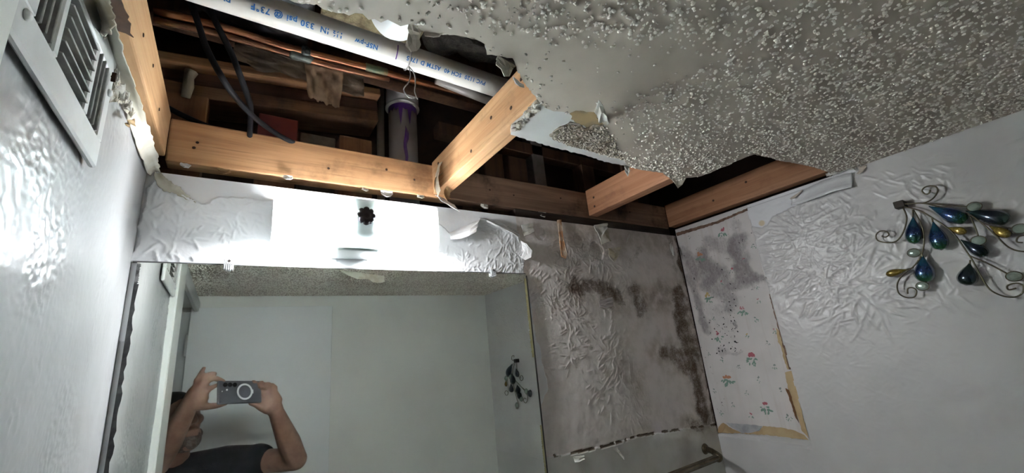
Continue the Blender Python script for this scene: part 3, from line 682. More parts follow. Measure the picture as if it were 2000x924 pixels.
# white elbow half hidden by the ceiling
el = tag(empty('pipe_elbow', (.30, -.42, 2.2)), 'white plastic pipe elbow half hidden behind the torn ceiling edge', 'pipe')
EX, EY, EZ, ER = .322, -.378, 2.222, .037
tube('bend', [(EX, EY-.20, EZ+.02)]+[(EX, EY-.05+.05*math.sin(a), EZ+.07-.055*math.cos(a)) for a in [i*math.pi/2/8 for i in range(9)]]+[(EX, EY, EZ+.30)], ER, M('clean_white_pvc', (.80, .80, .82), .35), el, 28)
v, f = lathe_data([(.037, 0), (.042, .001), (.042, .05), (.037, .051)], (EX, EY, EZ+.10), (0, 0, 1), 28); mesh('hub', v, f, m_pvc, el, True)
band = lathe_data([(.0425, 0), (.0425, .006)], (EX, EY, EZ+.10), (0, 0, 1), 28); mesh('primer_band', *band, m_purple, el)
# copper supply pipes
def at_y(px, py, y): return at(px, py, 1, y)
c1 = [at_y(300, 22, -.075), at_y(430, 52, -.075), at_y(560, 92, -.078), at_y(700, 128, -.08), at_y(830, 163, -.08), at_y(950, 194, -.08)]
c2 = [at_y(300, 38, -.07), at_y(430, 68, -.07), at_y(560, 104, -.072), at_y(640, 128, -.072), at_y(760, 155, -.075)]
cp = tag(empty('copper_pipe', c1[0]), 'bright copper pipe with soldered fitting running under the lettered pipe', 'pipe')
tube('pipe_wall', c1, .0080, m_copper, cp, 16, 3)
p_ = at_y(735, 137, -.08); d_ = (c1[4]-c1[3]).normalized()
v, f = lathe_data([(.0080, -.025), (.0100, -.024), (.0100, .024), (.0080, .025)], p_, d_, 16); mesh('fitting', v, f, M('green_tarnished_fitting', (.30, .27, .17), .5, .6, col2=(.20, .26, .18), scale=60), cp, True)
v, f = lathe_data([(.0080, -.008), (.0125, -.006), (.0125, .006), (.0080, .008)], c1[5], d_, 16); mesh('end_cap', v, f, m_copper_d, cp, True)
c2o = tag(tube('copper_pipe', c2, .0062, m_copper_d, None, 14, 3), 'thinner dull copper pipe just below the bright copper pipe', 'pipe')
# pipe hanger with solder lumps
hg = tag(empty('pipe_hanger', at_y(598, 108, -.078)), 'blackened metal hanger gripping both copper pipes', 'hanger')
m_hanger = M('black_tarnish', (.05, .055, .055), .35, .6, col2=(.22, .26, .25), scale=70)
p_ = at_y(597, 102, -.078)
v, f = lathe_data([(.0085, -.009), (.0125, -.006), (.0115, .004), (.0085, .009)], p_, d_, 14); mesh('clamp', v, f, m_hanger, hg, True)
p2 = at_y(590, 112, -.072)
v, f = lathe_data([(.0068, -.024), (.0098, -.018), (.0088, 0), (.0105, .014), (.0068, .022)], p2, d_, 12); mesh('tarnished_sleeve', v, f, M('grey_green_solder', (.20, .22, .20), .5, .5, col2=(.10, .11, .10), scale=60), hg, True)
# black cables
m_cable = M('black_cable_jacket', (.008, .008, .010), .62, col2=(.016, .016, .019), scale=14, spec=.15)
k1 = [(360, -30, -.14), (382, 30, -.14), (402, 90, -.135), (430, 145, -.14), (460, 190, -.10), (500, 232, -.05), (548, 266, -.005), (590, 286, .03)]
k2 = [(392, -30, -.135), (420, 40, -.135), (450, 100, -.13), (470, 150, -.12), (486, 195, -.08), (490, 215, -.05), (489, 245, -.01), (486, 285, .035)]
def flat_cable(name, k, lb):
    pts = smooth_path([at_y(*p) for p in k], 6); o = tag(tube(name, pts, .0052, m_cable, None, 10), lb, 'cable', 'black cables'); return o
flat_cable('electric_cable', k1, 'left black cable drooping from the hole top to behind the header')
flat_cable('electric_cable', k2, 'right black cable, thinner at its lower bend above the red stud')
flat_cable('electric_cable', [(318, 205, .03), (350, 222, .035), (385, 238, .04), (420, 252, .045)], 'short black cable lying behind the pale header at the far left')

# ---- insulation, tar paper and torn kraft paper above the pipes
def crumple(name, corners, nx, ny, amp, seed, mat, lb, cat, thick=.002, sag=0.0, kind=None):
    a, b, c, d = [Vector(p) for p in corners]; r = np.random.default_rng(seed)
    uu, vv = np.meshgrid(np.linspace(0, 1, nx), np.linspace(0, 1, ny), indexing='ij')
    nz = (fbm(uu+3, vv+3, 5, seed, 4)-.5)*2*amp; ex = (fbm(uu+7, vv+3, 9, seed+5, 3)-.5)*.25
    nrm = (b-a).cross(d-a).normalized(); V = []
    for i in range(nx):
        for j in range(ny):
            v_ = vv[i, j]+(ex[i, j] if vv[i, j] in (0., 1.) else 0); p = a.lerp(b, uu[i, j]).lerp(d.lerp(c, uu[i, j]), v_)
            V.append(p+nrm*nz[i, j]+Vector((0, 0, -sag*math.sin(math.pi*uu[i, j])*math.sin(math.pi*vv[i, j]))))
    Fc = [(i*ny+j, (i+1)*ny+j, (i+1)*ny+j+1, i*ny+j+1) for i in range(nx-1) for j in range(ny-1)]
    o = mesh(name, V, Fc, mat, None, True); md = o.modifiers.new('solid', 'SOLIDIFY'); md.thickness = thick
    return tag(o, lb, cat, kind=kind)
m_insul = M('yellow_brown_insulation', (.095, .075, .04), .98, col2=(.04, .03, .017), scale=35, bump=(90, 1, .008))
m_tar = M('black_tar_paper', (.018, .018, .022), .45, col2=(.05, .05, .055), scale=12, bump=(25, .4, .004))
m_tan_paper = M('crumpled_tan_paper', (.13, .09, .06), .8, col2=(.065, .045, .032), scale=14, bump=(30, .6, .004))
m_grey_felt = M('grey_brown_felt', (.15, .125, .11), .9, col2=(.085, .07, .062), scale=10, bump=(60, .6, .004))
crumple('tar_paper', [(.03, -.17, 2.50), (.24, -.17, 2.47), (.24, -.02, 2.44), (.03, -.02, 2.46)], 40, 16, .022, 8, m_tar, 'glossy black tar paper behind the copper pipes', 'paper', .002, .02)
crumple('felt_sheet', [(-.02, -.32, 2.55), (.24, -.32, 2.53), (.24, -.20, 2.50), (-.02, -.20, 2.52)], 34, 16, .02, 9, m_grey_felt, 'grey-brown felt sheet between the cables and the lettered pipe', 'paper', .003, .02)
crumple('kraft_paper', [(.11, -.045, 2.405), (.36, -.045, 2.415), (.37, -.015, 2.36), (.10, .0, 2.385)], 40, 14, .022, 12, m_tan_paper, 'crumpled tan paper hanging under the thin copper pipe', 'paper', .0015, .008)
crumple('kraft_paper', [(.235, -.05, 2.385), (.315, -.05, 2.39), (.315, -.01, 2.315), (.25, -.005, 2.33)], 24, 12, .016, 15, M('pale_torn_paper', (.22, .14, .085), .8, col2=(.11, .065, .038), scale=20), 'pale torn paper tatter dangling below the black hanger', 'paper', .0015)
crumple('insulation', [(.25, -.20, 2.43), (.45, -.20, 2.44), (.45, -.06, 2.46), (.25, -.06, 2.45)], 30, 16, .02, 19, M('olive_insulation', (.20, .165, .095), .98, col2=(.08, .062, .036), scale=30, bump=(80, 1, .008)), 'shaggy olive insulation above the lettered pipe', 'insulation', .008, .01, kind='stuff')
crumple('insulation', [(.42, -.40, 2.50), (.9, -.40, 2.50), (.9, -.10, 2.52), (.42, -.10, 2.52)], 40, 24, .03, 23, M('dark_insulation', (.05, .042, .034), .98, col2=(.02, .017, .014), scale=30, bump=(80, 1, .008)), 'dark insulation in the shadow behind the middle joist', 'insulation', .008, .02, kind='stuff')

# ================================================================== VANITY LIGHT
vl = tag(empty('vanity_light', (.355, 0, 2.0)), 'lit vanity light with bent white glass shade and dark flower knob over the mirror', 'light fixture')
m_fix = M('white_enamel_metal', (.72, .73, .73), .35)
box('backplate', (.205, -.022, 1.985), (.500, -.003, 2.062), m_fix, vl, .003)
bm = bmesh.new(); box_bm(bm, (.303, -.080, 1.958), (.385, -.003, 1.974), .004, 2); tray = from_bm('bottom_tray', bm, M('grey_green_metal', (.27, .30, .295), .4), vl)
bm = bmesh.new(); box_bm(bm, (.300, -.084, 1.9735), (.388, -.004, 1.9765), .001); from_bm('tray_lip', bm, m_fix, tray)
box('top_light_baffle', (.207, -.0865, 2.0530), (.497, -.030, 2.0560), m_fix, vl, .001)  # added baffle hidden behind the shade, cuts bulb light going up
for xe, ye in ((.203, -.080), (.4985, -.060)): box('end_light_baffle', (xe, ye, 1.985), (xe+.003, -.003, 2.062), m_fix, vl, .0005)  # added end baffles, hold bare bulb light off the walls beside the lamp
box('socket_housing', (.322, -.0972, 1.980), (.382, -.003, 2.0605), m_fix, vl, .004)
# bent glass shade
prof = [(-.060, 1.960), (-.075, 1.9605), (-.087, 1.964), (-.096, 1.971), (-.101, 1.981), (-.102, 1.995), (-.102, 2.015), (-.102, 2.035), (-.101, 2.052), (-.099, 2.060)]
x0, x1 = .192, .508; nX = 30; V = []; Fc = []
for i in range(nX+1):
    s = i/nX; x = x0+(x1-x0)*s
    edge = min(s, 1-s)*nX
    for (y, z) in prof: V.append((x, y, z))
npf = len(prof)
Fc = [(i*npf+j, (i+1)*npf+j, (i+1)*npf+j+1, i*npf+j+1) for i in range(nX) for j in range(npf-1)]
t = NT('opal_glass_shade'); t.b.inputs['Base Color'].default_value = (.82, .86, .86, 1); t.b.inputs['Roughness'].default_value = .25
tr = t.n('ShaderNodeBsdfTranslucent'); tr.inputs[0].default_value = (.93, .98, .98, 1); mx = t.n('ShaderNodeMixShader'); mx.inputs[0].default_value = .88
o_ = [n for n in t.t.nodes if n.type == 'OUTPUT_MATERIAL'][0]
t.l(t.b.outputs[0], mx.inputs[1]); t.l(tr.outputs[0], mx.inputs[2]); t.l(mx.outputs[0], o_.inputs['Surface'])
sh = mesh('glass_shade', V, Fc, t.m, vl, True); md = sh.modifiers.new('solid', 'SOLIDIFY'); md.thickness = .003
# flower knob
kx, ky, kz = .352, -.104, 2.022
R = lambda a: .0152+.0040*abs(math.cos(4*a))**.6
V = []; n = 64
for lv, (sc_, yy) in enumerate([(.96, 0), (1.0, -.003), (.97, -.006), (.80, -.009), (.42, -.0095), (.36, -.0075), (.20, -.0075)]):
    for k in range(n):
        a = 2*math.pi*k/n; r_ = R(a)*sc_ if sc_ > .5 else .0175*sc_; V.append((kx+math.cos(a)*r_, ky+yy, kz+math.sin(a)*r_))
Fc = [(l*n+k, l*n+(k+1) % n, (l+1)*n+(k+1) % n, (l+1)*n+k) for l in range(6) for k in range(n)]+[tuple(range(6*n, 7*n)), tuple(range(n))[::-1]]
mesh('flower_knob', V, Fc, M('dark_bronze_knob', (.035, .026, .030), .4, .3), vl, True)
v, f = lathe_data([(.0025, 0), (.0025, .085)], (kx, -.02, kz), (0, -1, 0), 10); mesh('threaded_rod', v, f, m_nail, vl, True)
# lamps
tb = NT('bulb_glow'); em = tb.n('ShaderNodeEmission'); em.inputs[0].default_value = (*BULB_COLOR, 1); em.inputs[1].default_value = BULB_STRENGTH
o_ = [n for n in tb.t.nodes if n.type == 'OUTPUT_MATERIAL'][0]; tb.l(em.outputs[0], o_.inputs['Surface'])
for bx in (.258, .446):
    bm = bmesh.new(); bmesh.ops.create_uvsphere(bm, u_segments=20, v_segments=12, radius=.027)
    for v in bm.verts:
        if v.co.z > .005: v.co.z *= 1.0
        v.co = Vector((bx, -.060, 2.010))+Vector((v.co.x*1.25, v.co.y, v.co.z))
    from_bm('light_bulb', bm, tb.m, vl, True)
    s_ = 1 if bx < .35 else -1
    v, f = lathe_data([(.014, 0), (.016, .004), (.016, .026), (.013, .03)], (bx+s_*.030, -.060, 2.010), (s_, 0, 0), 18); mesh('lamp_socket', v, f, m_fix, vl, True)

# ================================================================== MIRROR
mi = tag(empty('mirror', (.4, -.004, 1.0)), 'large frameless wall mirror with clear plastic clips below the vanity light', 'mirror')
t = NT('silvered_glass'); m_mir = t.out((.90, .915, .88), .015, 1.0, .5)
m_gedge = M('mirror_glass_edge', (.12, .16, .14), .2)
bm = bmesh.new(); box_bm(bm, (.008, -.0095, .95), (XM, -.0055, ZM)); gl = from_bm('mirror_glass', bm, [m_mir, m_gedge], mi)
for p in gl.data.polygons: p.material_index = 0 if p.normal.y < -.5 else 1
# tarnished black left edge (ragged), yellow adhesive edge on the right
def strip(name, xs0, xs1, z0, z1, amp, mat, seed, y=-.0098):
    r = random.Random(seed); V = []; n = 90
    for i in range(n+1):
        z = z0+(z1-z0)*i/n; V += [(xs0, y, z), (xs1+r.uniform(-amp, amp), y, z)]
    return mesh(name, V, [(2*i, 2*i+1, 2*i+3, 2*i+2) for i in range(n)], mat, mi)
strip('tarnished_edge', .0080, .0138, .95, 1.90, .0015, M('black_desilvering', (.012, .012, .013), .6, col2=(.05, .05, .05), scale=50), 3)
strip('tarnished_edge', .0082, .0125, 1.90, ZM-.002, .001, M('grey_desilvering', (.20, .20, .20), .5, col2=(.03, .03, .03), scale=70), 4)
strip('adhesive_edge', XM, XM-.007, 1.72, 1.925, .0012, M('yellow_adhesive', (.42, .38, .20), .5, col2=(.3, .27, .14), scale=30), 5)
strip('adhesive_edge', XM, XM-.005, 1.40, 1.56, .0012, bpy.data.materials['yellow_adhesive'], 6)
box('edge_bead', (XM, -.0100, .95), (XM+.004, -.002, ZM-.004), M('dark_mirror_channel', (.035, .032, .03), .5), mi, 0)
box('top_bead', (.002, -.0100, ZM), (XM, -.003, ZM+.0022), M('grey_mirror_top_edge', (.10, .10, .10), .5), mi, 0)
t = NT('clear_plastic'); t.b.inputs['Transmission Weight'].default_value = .75; m_clear = t.out((.86, .87, .88), .15, 0, .5)
for (px, py) in [(447, 517), (963, 533)]:
    p = at(px, py, 1, -.012); cx, cz_ = p.x, p.z
    bm = bmesh.new()
    for i in range(5):
        xx = cx-.0075+i*.003; box_bm(bm, (xx, -.0165, cz_-.011+(.002 if i in (0, 4) else 0)), (xx+.0022, -.0100, cz_+.009), .0006)
    box_bm(bm, (cx-.008, -.0135, cz_-.009), (cx+.0075, -.0102, cz_+.011), .001)
    ck = from_bm('mirror_clip', bm, m_clear, mi)
    v, f = lathe_data([(.0026, 0), (.0022, .0012)], (cx, -.0165, cz_+.006), (0, -1, 0), 12); mesh('screw', v, f, m_nail, ck)

# ================================================================== AIR VENT on the left wall
vn = tag(empty('air_vent', (0, -.4, 2.0)), 'thickly painted three-way air register on the left wall', 'vent')
m_vent = M('vent_white_enamel', (.60, .605, .60), .38, col2=(.52, .52, .51), scale=12, bump=(40, .15, .002))
m_slat = M('shaded_vent_slat', (.34, .335, .32), .55, col2=(.24, .235, .225), scale=40)  # slat colour darkened to carry the shade on the undersides
m_vdark = M('vent_duct_shade', (.10, .095, .088), .9, col2=(.06, .056, .052), scale=30)  # dark sheet colour stands in for the shade deep in the duct
VY0, VY1, VZ0, VZ1 = -.550, -.317, 1.968, 2.104
box('duct_opening', (.0005, VY0+.012, VZ0+.016), (.0030, VY1-.016, VZ1-.004), m_vdark, vn, 0)
# face frame built from rails and mullions
groups = [(-.515, -.478, 'v'), (-.467, -.389, 'h'), (-.376, -.336, 'v')]
LZ0, LZ1 = 2.000, 2.078
bm = bmesh.new(); T0, T1 = .004, .0105
box_bm(bm, (T0, VY0, VZ0), (T1, VY1, LZ0), .002); box_bm(bm, (T0, VY0, LZ1), (T1, VY1, VZ1), .002)
ys = [VY0]+[q for g in groups for q in g[:2]]+[VY1]
for a, b in zip(ys[::2], ys[1::2]): box_bm(bm, (T0, a, LZ0-.001), (T1, b, LZ1+.001), .0015)
fr = from_bm('face_frame', bm, m_vent, vn)
def slat(c, half, wdt, ang, axis):
    bm = bmesh.new(); box_bm(bm, (-.0008, -half, -wdt), (.0008, half, wdt), .0004)
    if axis == 'h': Mx = Matrix.Translation(c) @ Matrix.Rotation(ang, 4, 'Y')
    else: Mx = Matrix.Translation(c) @ Matrix.Rotation(math.pi/2, 4, 'X') @ Matrix.Rotation(ang, 4, 'Y')
    bm.transform(Mx); from_bm('slat', bm, m_slat, vn)
a, b, _ = groups[1]
for k in range(6): slat(Vector((.0072, (a+b)/2, LZ0+.008+k*.0124)), (b-a)/2, .0058, -1.3, 'h')
for a, b, kk in (groups[0], groups[2]):
    for k in range(3): slat(Vector((.0075, a+(b-a)*(k+.6)/3.2, (LZ0+LZ1)/2)), (LZ1-LZ0)/2, .0052, 1.0, 'v')
v, f = lathe_data([(.004, 0), (.0045, .001), (.003, .003)], (T1, -.327, 2.058), (1, 0, 0), 14); mesh('screw', v, f, m_vent, vn, True)
v, f = lathe_data([(.004, 0), (.0045, .001), (.003, .003)], (T1, -.530, 1.990), (1, 0, 0), 14); mesh('screw', v, f, m_vent, vn, True)
box('damper_lever', (T1-.001, -.3285, 2.073), (T1+.004, -.3265, 2.085), m_hole, vn, .0005)

# ================================================================== TORN TAPE along the left wall top and into the corner
def ribbon(name, left, right, mat, parent=None, sub=6, jag=.0015, seed=1, thick=.0012, mids=None):
    L_, R_ = smooth_path(left, sub), smooth_path(right, sub); r = random.Random(seed); n = len(L_); V = []; rows = 5
    for i in range(n):
        for j in range(rows):
            s = j/(rows-1); p = L_[i].lerp(R_[i], s)
            nrm = (R_[i]-L_[i]).cross(L_[min(i+1, n-1)]-L_[max(i-1, 0)]); nrm = nrm.normalized() if nrm.length > 1e-9 else Vector((0, 0, 1))
            jj = jag if j in (0, rows-1) else jag*.3
            V.append(p+nrm*.004*math.sin(math.pi*s)+Vector((r.uniform(-jj, jj), r.uniform(-jj, jj), r.uniform(-jj, jj))))
    Fc = [(i*rows+j, i*rows+j+1, (i+1)*rows+j+1, (i+1)*rows+j) for i in range(n-1) for j in range(rows-1)]
    o = mesh(name, V, Fc, mat, parent, True); md = o.modifiers.new('solid', 'SOLIDIFY'); md.thickness = thick; return o
tpe = tag(empty('joint_tape', (.01, -.2, 2.1)), 'torn cream joint tape peeling along the top of the left wall into the corner', 'paper')
def lx(px, py, x): return at(px, py, 0, x)
def bk(px, py, y): return at(px, py, 1, y)
ribbon('tape_strip', [lx(178, 0, .006), lx(196, 40, .006), lx(210, 90, .006), lx(222, 135, .006), lx(232, 175, .006), lx(243, 215, .005), lx(258, 258, .005), lx(270, 295, .005), lx(284, 330, .005), lx(296, 352, .004)],
       [lx(214, 0, .024), lx(224, 40, .026), lx(240, 95, .026), lx(255, 140, .025), lx(272, 190, .024), lx(288, 235, .022), lx(299, 272, .020), lx(307, 305, .019), lx(311, 328, .018), lx(314, 345, .016)], m_cream, tpe, seed=5)
ribbon('tape_strip', [bk(300, 335, -.010), bk(303, 352, -.012), bk(315, 370, -.013), bk(340, 378, -.010), bk(365, 390, -.006), bk(388, 399, -.004)],
       [bk(316, 338, -.006), bk(322, 346, -.010), bk(338, 358, -.012), bk(352, 366, -.010), bk(372, 386, -.004), bk(390, 397, -.003)], m_cream, tpe, seed=6)
ribbon('paper_curl', [lx(195, -20, .030), lx(216, 15, .034), (lx(221, 40, .034)), lx(214, 62, .028), lx(206, 72, .018)], [lx(183, -20, .012), lx(196, 20, .012), lx(200, 45, .012), lx(202, 62, .011), lx(204, 78, .010)], m_paper, tpe, seed=7)
# crumbled gypsum where the tape tore, brown paper scars
gz = [lx(225, 165, .008), lx(222, 180, .008), lx(232, 188, .009), lx(240, 195, .009), lx(250, 200, .010), lx(258, 210, .010), lx(216, 186, .007), lx(246, 186, .012), lx(236, 176, .012), lx(228, 150, .012)]
for k, p in enumerate(gz):
    for q in range(4):
        bm = bmesh.new(); bmesh.ops.create_icosphere(bm, subdivisions=1, radius=random.uniform(.004, .009))
        for v in bm.verts: v.co = Vector((v.co.x*.6, v.co.y*random.uniform(.6, 1.4), v.co.z*random.uniform(.6, 1.4)))+p+Vector((0, random.uniform(-.006, .006), random.uniform(-.006, .006)))
        from_bm('gypsum_lump', bm, m_gyp, tpe)
flap('brown_scar', lx(247, 235, .014), lx(262, 232, .016), [lx(247, 248, .012), lx(252, 242, .014), lx(262, 248, .014)], m_kraft, tpe, seed=12)

# ================================================================== PEELING PAINT on the mirror wall (parts of that wall)
def wflap(root_px, tip_px, off, mat, seed, curl=.006, y0=-.004, name='paint_flake'):
    a, b = bk(*root_px[0], y0), bk(*root_px[1], y0)
    return flap(name, a, b, [bk(x, y, -o*1.5) for (x, y), o in zip(tip_px, off)], mat, wallb, .0016, seed, curl)
m_pflake = M('white_paint_flake', (.72, .71, .72), .5, col2=(.62, .60, .60), scale=25, bump=(50, .4))
wflap([(936, 428), (878, 455)], [(930, 455), (915, 462), (902, 468), (890, 470), (880, 468)], [.018, .020, .018, .014, .010], m_pflake, 41, .005)
wflap([(1013, 455), (950, 431)], [(1012, 463), (998, 454), (980, 446), (960, 438), (950, 433)], [.009, .012, .012, .010, .006], m_pflake, 42, .003)
wflap([(1017, 470), (1020, 500)], [(1030, 478), (1040, 490), (1038, 503), (1026, 508), (1020, 503)], [.010, .016, .016, .012, .007], m_pflake, 43, .004)
wflap([(868, 387), (850, 380)], [(898, 412), (888, 410), (876, 400), (862, 393)], [.014, .014, .012, .010], m_pflake, 44, .002)
wflap([(1018, 440), (1040, 436)], [(1024, 462), (1034, 458), (1044, 452)], [.010, .012, .010], m_paper_white, 45, .004)
wflap([(1088, 430), (1096, 429)], [(1096, 470), (1098, 502), (1106, 505), (1108, 498), (1100, 460)], [.008, .010, .010, .010, .008], M('tan_torn_strip', (.60, .47, .37), .8, col2=(.45, .22, .10), scale=35), 46, .003, name='torn_strip')
wflap([(1160, 440), (1186, 436)], [(1168, 455), (1174, 470), (1182, 452), (1188, 446)], [.012, .014, .014, .010], m_paper_white, 47, .004)
wflap([(1168, 450), (1186, 447)], [(1176, 478), (1190, 470), (1194, 472)], [.008, .010, .006], m_paper, 48, .003)
wflap([(1226, 462), (1230, 456)], [(1224, 476), (1225, 474), (1229, 462)], [.006, .006, .006], m_paper_white, 49, .002)
wflap([(1308, 478), (1311, 472)], [(1314, 498), (1316, 500), (1314, 482)], [.007, .008, .005], m_paper_white, 50, .002)
wflap([(1120, 893), (1140, 890)], [(1124, 903), (1132, 904), (1142, 898)], [.008, .009, .006], m_paper_white, 51, .002, -.003)
wflap([(1197, 876), (1206, 874)], [(1212, 890), (1218, 898), (1220, 894), (1210, 880)], [.006, .008, .006, .005], m_paper_white, 52, .002, -.003)
wflap([(1170, 588), (1196, 580)], [(1172, 600), (1184, 602), (1198, 598)], [.005, .006, .005], M('mauve_old_paint', (.34, .30, .29), .7), 53, .001, -.001)
wflap([(1188, 485), (1212, 482)], [(1192, 506), (1200, 512), (1210, 500)], [.004, .006, .005], m_paper, 54, .003, -.002)

# curled sheets on the right wall above the wallpaper
def rw(px, py, off): return at(px, py, 0, W-off)
ribbon('paint_curl', [rw(1545, 402, .006), rw(1570, 396, .010), rw(1600, 385, .018), rw(1630, 374, .022), rw(1664, 366, .020)], [rw(1545, 388, .004), rw(1572, 370, .006), rw(1602, 355, .010), rw(1632, 345, .012), rw(1664, 337, .010)], M('glossy_curled_paint', (.66, .66, .67), .22, bump=(40, .3)), wallr, seed=15, jag=.001)
ribbon('paint_curl', [rw(1614, 345, .010), rw(1640, 338, .014), rw(1662, 330, .014), rw(1672, 334, .012)], [rw(1612, 340, .005), rw(1640, 330, .006), rw(1660, 323, .006), rw(1670, 324, .005)], m_paper_white, wallr, seed=16, jag=.002)
ribbon('paint_curl', [rw(1674, 340, .006), rw(1682, 338, .012), rw(1690, 330, .010)], [rw(1676, 326, .004), rw(1686, 323, .006), rw(1692, 322, .005)], m_ceil, wallr, seed=17, jag=.001)
flap('peeled_flap', rw(1546, 386, .004), rw(1568, 372, .005), [rw(1543, 390, .010), rw(1552, 388, .014), rw(1566, 374, .012)], m_ceil, wallr, seed=18)  # small peeled flap coloured like the ceiling paint

# ================================================================== OLD WALLPAPER showing in the right wall
wp = tag(empty('wallpaper', (W, -.14, WPZ0)), 'mouldy old floral wallpaper exposed in a cut-out of the right wall', 'wallpaper')
def wallpaper():
    us = np.arange(WPY0+.004, -.001, .003); vs = np.arange(WPZ0-.004, WPZ1, .003); U, V = np.meshgrid(us, vs, indexing='ij')
    wu = (fbm(U, V, 16, 3, 4)-.5)*.08; wv = (fbm(U, V, 16, 31, 4)-.5)*.08
    q = lambda a, b, r, s: (YZ(*a), YZ(*b), r, s)
    mold = blobs(U+wu, V+wv, [q((1370, 500), (1385, 540), .055, .9), q((1385, 480), (1440, 470), .05, .6), q((1435, 470), (1455, 540), .050, .95), q((1405, 540), (1420, 590), .055, .7), q((1345, 500), (1375, 640), .035, .75), q((1425, 560), (1470, 545), .035, .75), q((1430, 440), (1440, 470), .035, .5), q((1390, 600), (1420, 660), .045, .35), q((1425, 640), (1435, 650), .010, .8), q((1405, 690), (1445, 680), .018, .55), q((1360, 640), (1410, 800), .03, .22)])
    t = NT('floral_wallpaper_ground')
    sv = [1, 1, 1]
    n1 = t.noise(30, 6, .7, t.coords((1, 1, .45))); n2 = t.noise(150, 4, .7, t.coords((1, 1, .6)))
    base = t.mix(t.ramp(t.noise(6, 4), .35, .7), (.66, .62, .61), (.58, .55, .535))
    base = t.mix(t.math('MULTIPLY', t.ramp(t.noise(60, 3, .6, t.coords((1, 1, .06))), .55, .7), .22), base, (.45, .37, .33))
    mm = t.ramp(t.math('ADD', t.math('MULTIPLY', t.attr('mold'), .5), t.math('ADD', t.math('MULTIPLY', n1, .35), t.math('MULTIPLY', n2, .35))), .42, .92)
    c = t.mix(t.math('MULTIPLY', t.math('MULTIPLY', mm, t.ramp(t.attr('mold'), .0, .6)), .85), base, (.15, .125, .135))
    sp = t.math('MULTIPLY', t.ramp(t.noise(95, 2), .66, .72), t.ramp(t.attr('mold'), .05, .35))
    c = t.mix(sp, c, (.03, .025, .03))
    m = t.out(c, .8, 0, .2)
    nu, nv = len(us), len(vs); co = np.stack([np.full(U.shape, W+.0035), U, V], -1).reshape(-1, 3)
    idx = np.arange(nu*nv).reshape(nu, nv); f = np.stack([idx[:-1, :-1], idx[1:, :-1], idx[1:, 1:], idx[:-1, 1:]], -1).reshape(-1, 4)
    o = mesh('paper_sheet', co.tolist(), f.tolist(), m, wp)
    a = o.data.attributes.new('mold', 'FLOAT', 'POINT'); a.data.foreach_set('value', mold.astype(np.float32).ravel())
    md = o.modifiers.new('solid', 'SOLIDIFY'); md.thickness = .0008; md.offset = 1
    return o
sheet = wallpaper()
m_fl = {'pink': M('print_pink', (.42, .12, .15), .8), 'rose': M('print_rose', (.45, .20, .22), .8), 'orange': M('print_orange', (.48, .22, .13), .8), 'green': M('print_green', (.19, .29, .235), .8), 'grey': M('print_grey_green', (.22, .255, .24), .8), 'black': M('mould_black', (.03, .027, .028), .9), 'yellow': M('print_yellow', (.48, .36, .16), .8)}
XW = W+.0026
def pr_blob(bm, cy, cz_, r, ang, el, mi_):
    n = 9; vs = []
    for k in range(n):
        a = 2*math.pi*k/n; x, y = math.cos(a)*r*el, math.sin(a)*r
        vs.append(bm.verts.new((XW+random.uniform(-.0002, .0002), cy+x*math.cos(ang)-y*math.sin(ang), cz_+x*math.sin(ang)+y*math.cos(ang))))
    bm.faces.new(vs).material_index = mi_
def flower(px, py, size, c1, c2='green', nfl=5, nlf=7):
    r = random.Random(px*7+py); y, z = YZ(px, py); bm = bmesh.new()
    for k in range(int(nlf*1.7)):
        a = r.uniform(-2.9, -.2); d = size*r.uniform(.25, 1.0); pr_blob(bm, y+math.cos(a)*d*.8, z+math.sin(a)*d, size*r.uniform(.06, .12), a+r.uniform(-.5, .5), 2.1, 1)
    for k in range(int(nfl*1.7)):
        a = r.uniform(-.3, 3.4); d = size*r.uniform(0, .5); pr_blob(bm, y+math.cos(a)*d*.8, z+size*.18+math.sin(a)*d*.8, size*r.uniform(.09, .16), r.uniform(0, 3), 1.25, 0)
    from_bm('flower_print', bm, [m_fl[c1], m_fl[c2]], wp)
for a in [(1410, 452, .020, 'pink', 'green', 6, 6), (1366, 500, .020, 'orange', 'green', 6, 8), (1428, 527, .012, 'pink', 'grey', 4, 3), (1383, 580, .020, 'yellow', 'green', 5, 9), (1449, 606, .018, 'rose', 'green', 4, 9), (1401, 655, .018, 'pink', 'green', 3, 7), (1468, 698, .022, 'pink', 'green', 8, 9), (1419, 740, .023, 'orange', 'green', 7, 10), (1495, 793, .020, 'pink', 'green', 4, 11),
          (1480, 586, .010, 'rose', 'green', 2, 4), (1475, 622, .010, 'grey', 'green', 2, 5), (1510, 645, .010, 'rose', 'green', 2, 4), (1498, 669, .009, 'grey', 'grey', 3, 3), (1394, 622, .009, 'grey', 'green', 2, 4), (1459, 655, .010, 'yellow', 'green', 2, 4), (1512, 716, .010, 'grey', 'green', 3, 4), (1481, 740, .010, 'grey', 'green', 3, 4), (1524, 762, .009, 'grey', 'grey', 4, 2), (1457, 766, .009, 'grey', 'green', 2, 4), (1466, 811, .010, 'pink', 'green', 3, 3), (1430, 789, .009, 'grey', 'green', 2, 4), (1539, 814, .011, 'grey', 'green', 2, 6), (1394, 762, .009, 'grey', 'grey', 3, 3), (1407, 806, .010, 'grey', 'green', 2, 5), (1442, 716, .008, 'grey', 'grey', 3, 3), (1410, 702, .010, 'grey', 'green', 3, 4), (1383, 690, .008, 'grey', 'green', 2, 4), (1345, 462, .008, 'grey', 'green', 2, 3), (1433, 421, .008, 'grey', 'green', 3, 2), (1470, 480, .010, 'grey', 'green', 3, 4), (1477, 560, .009, 'grey', 'green', 1, 5), (1408, 552, .010, 'pink', 'green', 3, 3), (1361, 602, .008, 'grey', 'grey', 3, 3), (1452, 507, .008, 'pink', 'grey', 3, 2)]: flower(a[0], a[1], a[2]*1.2, *a[3:])
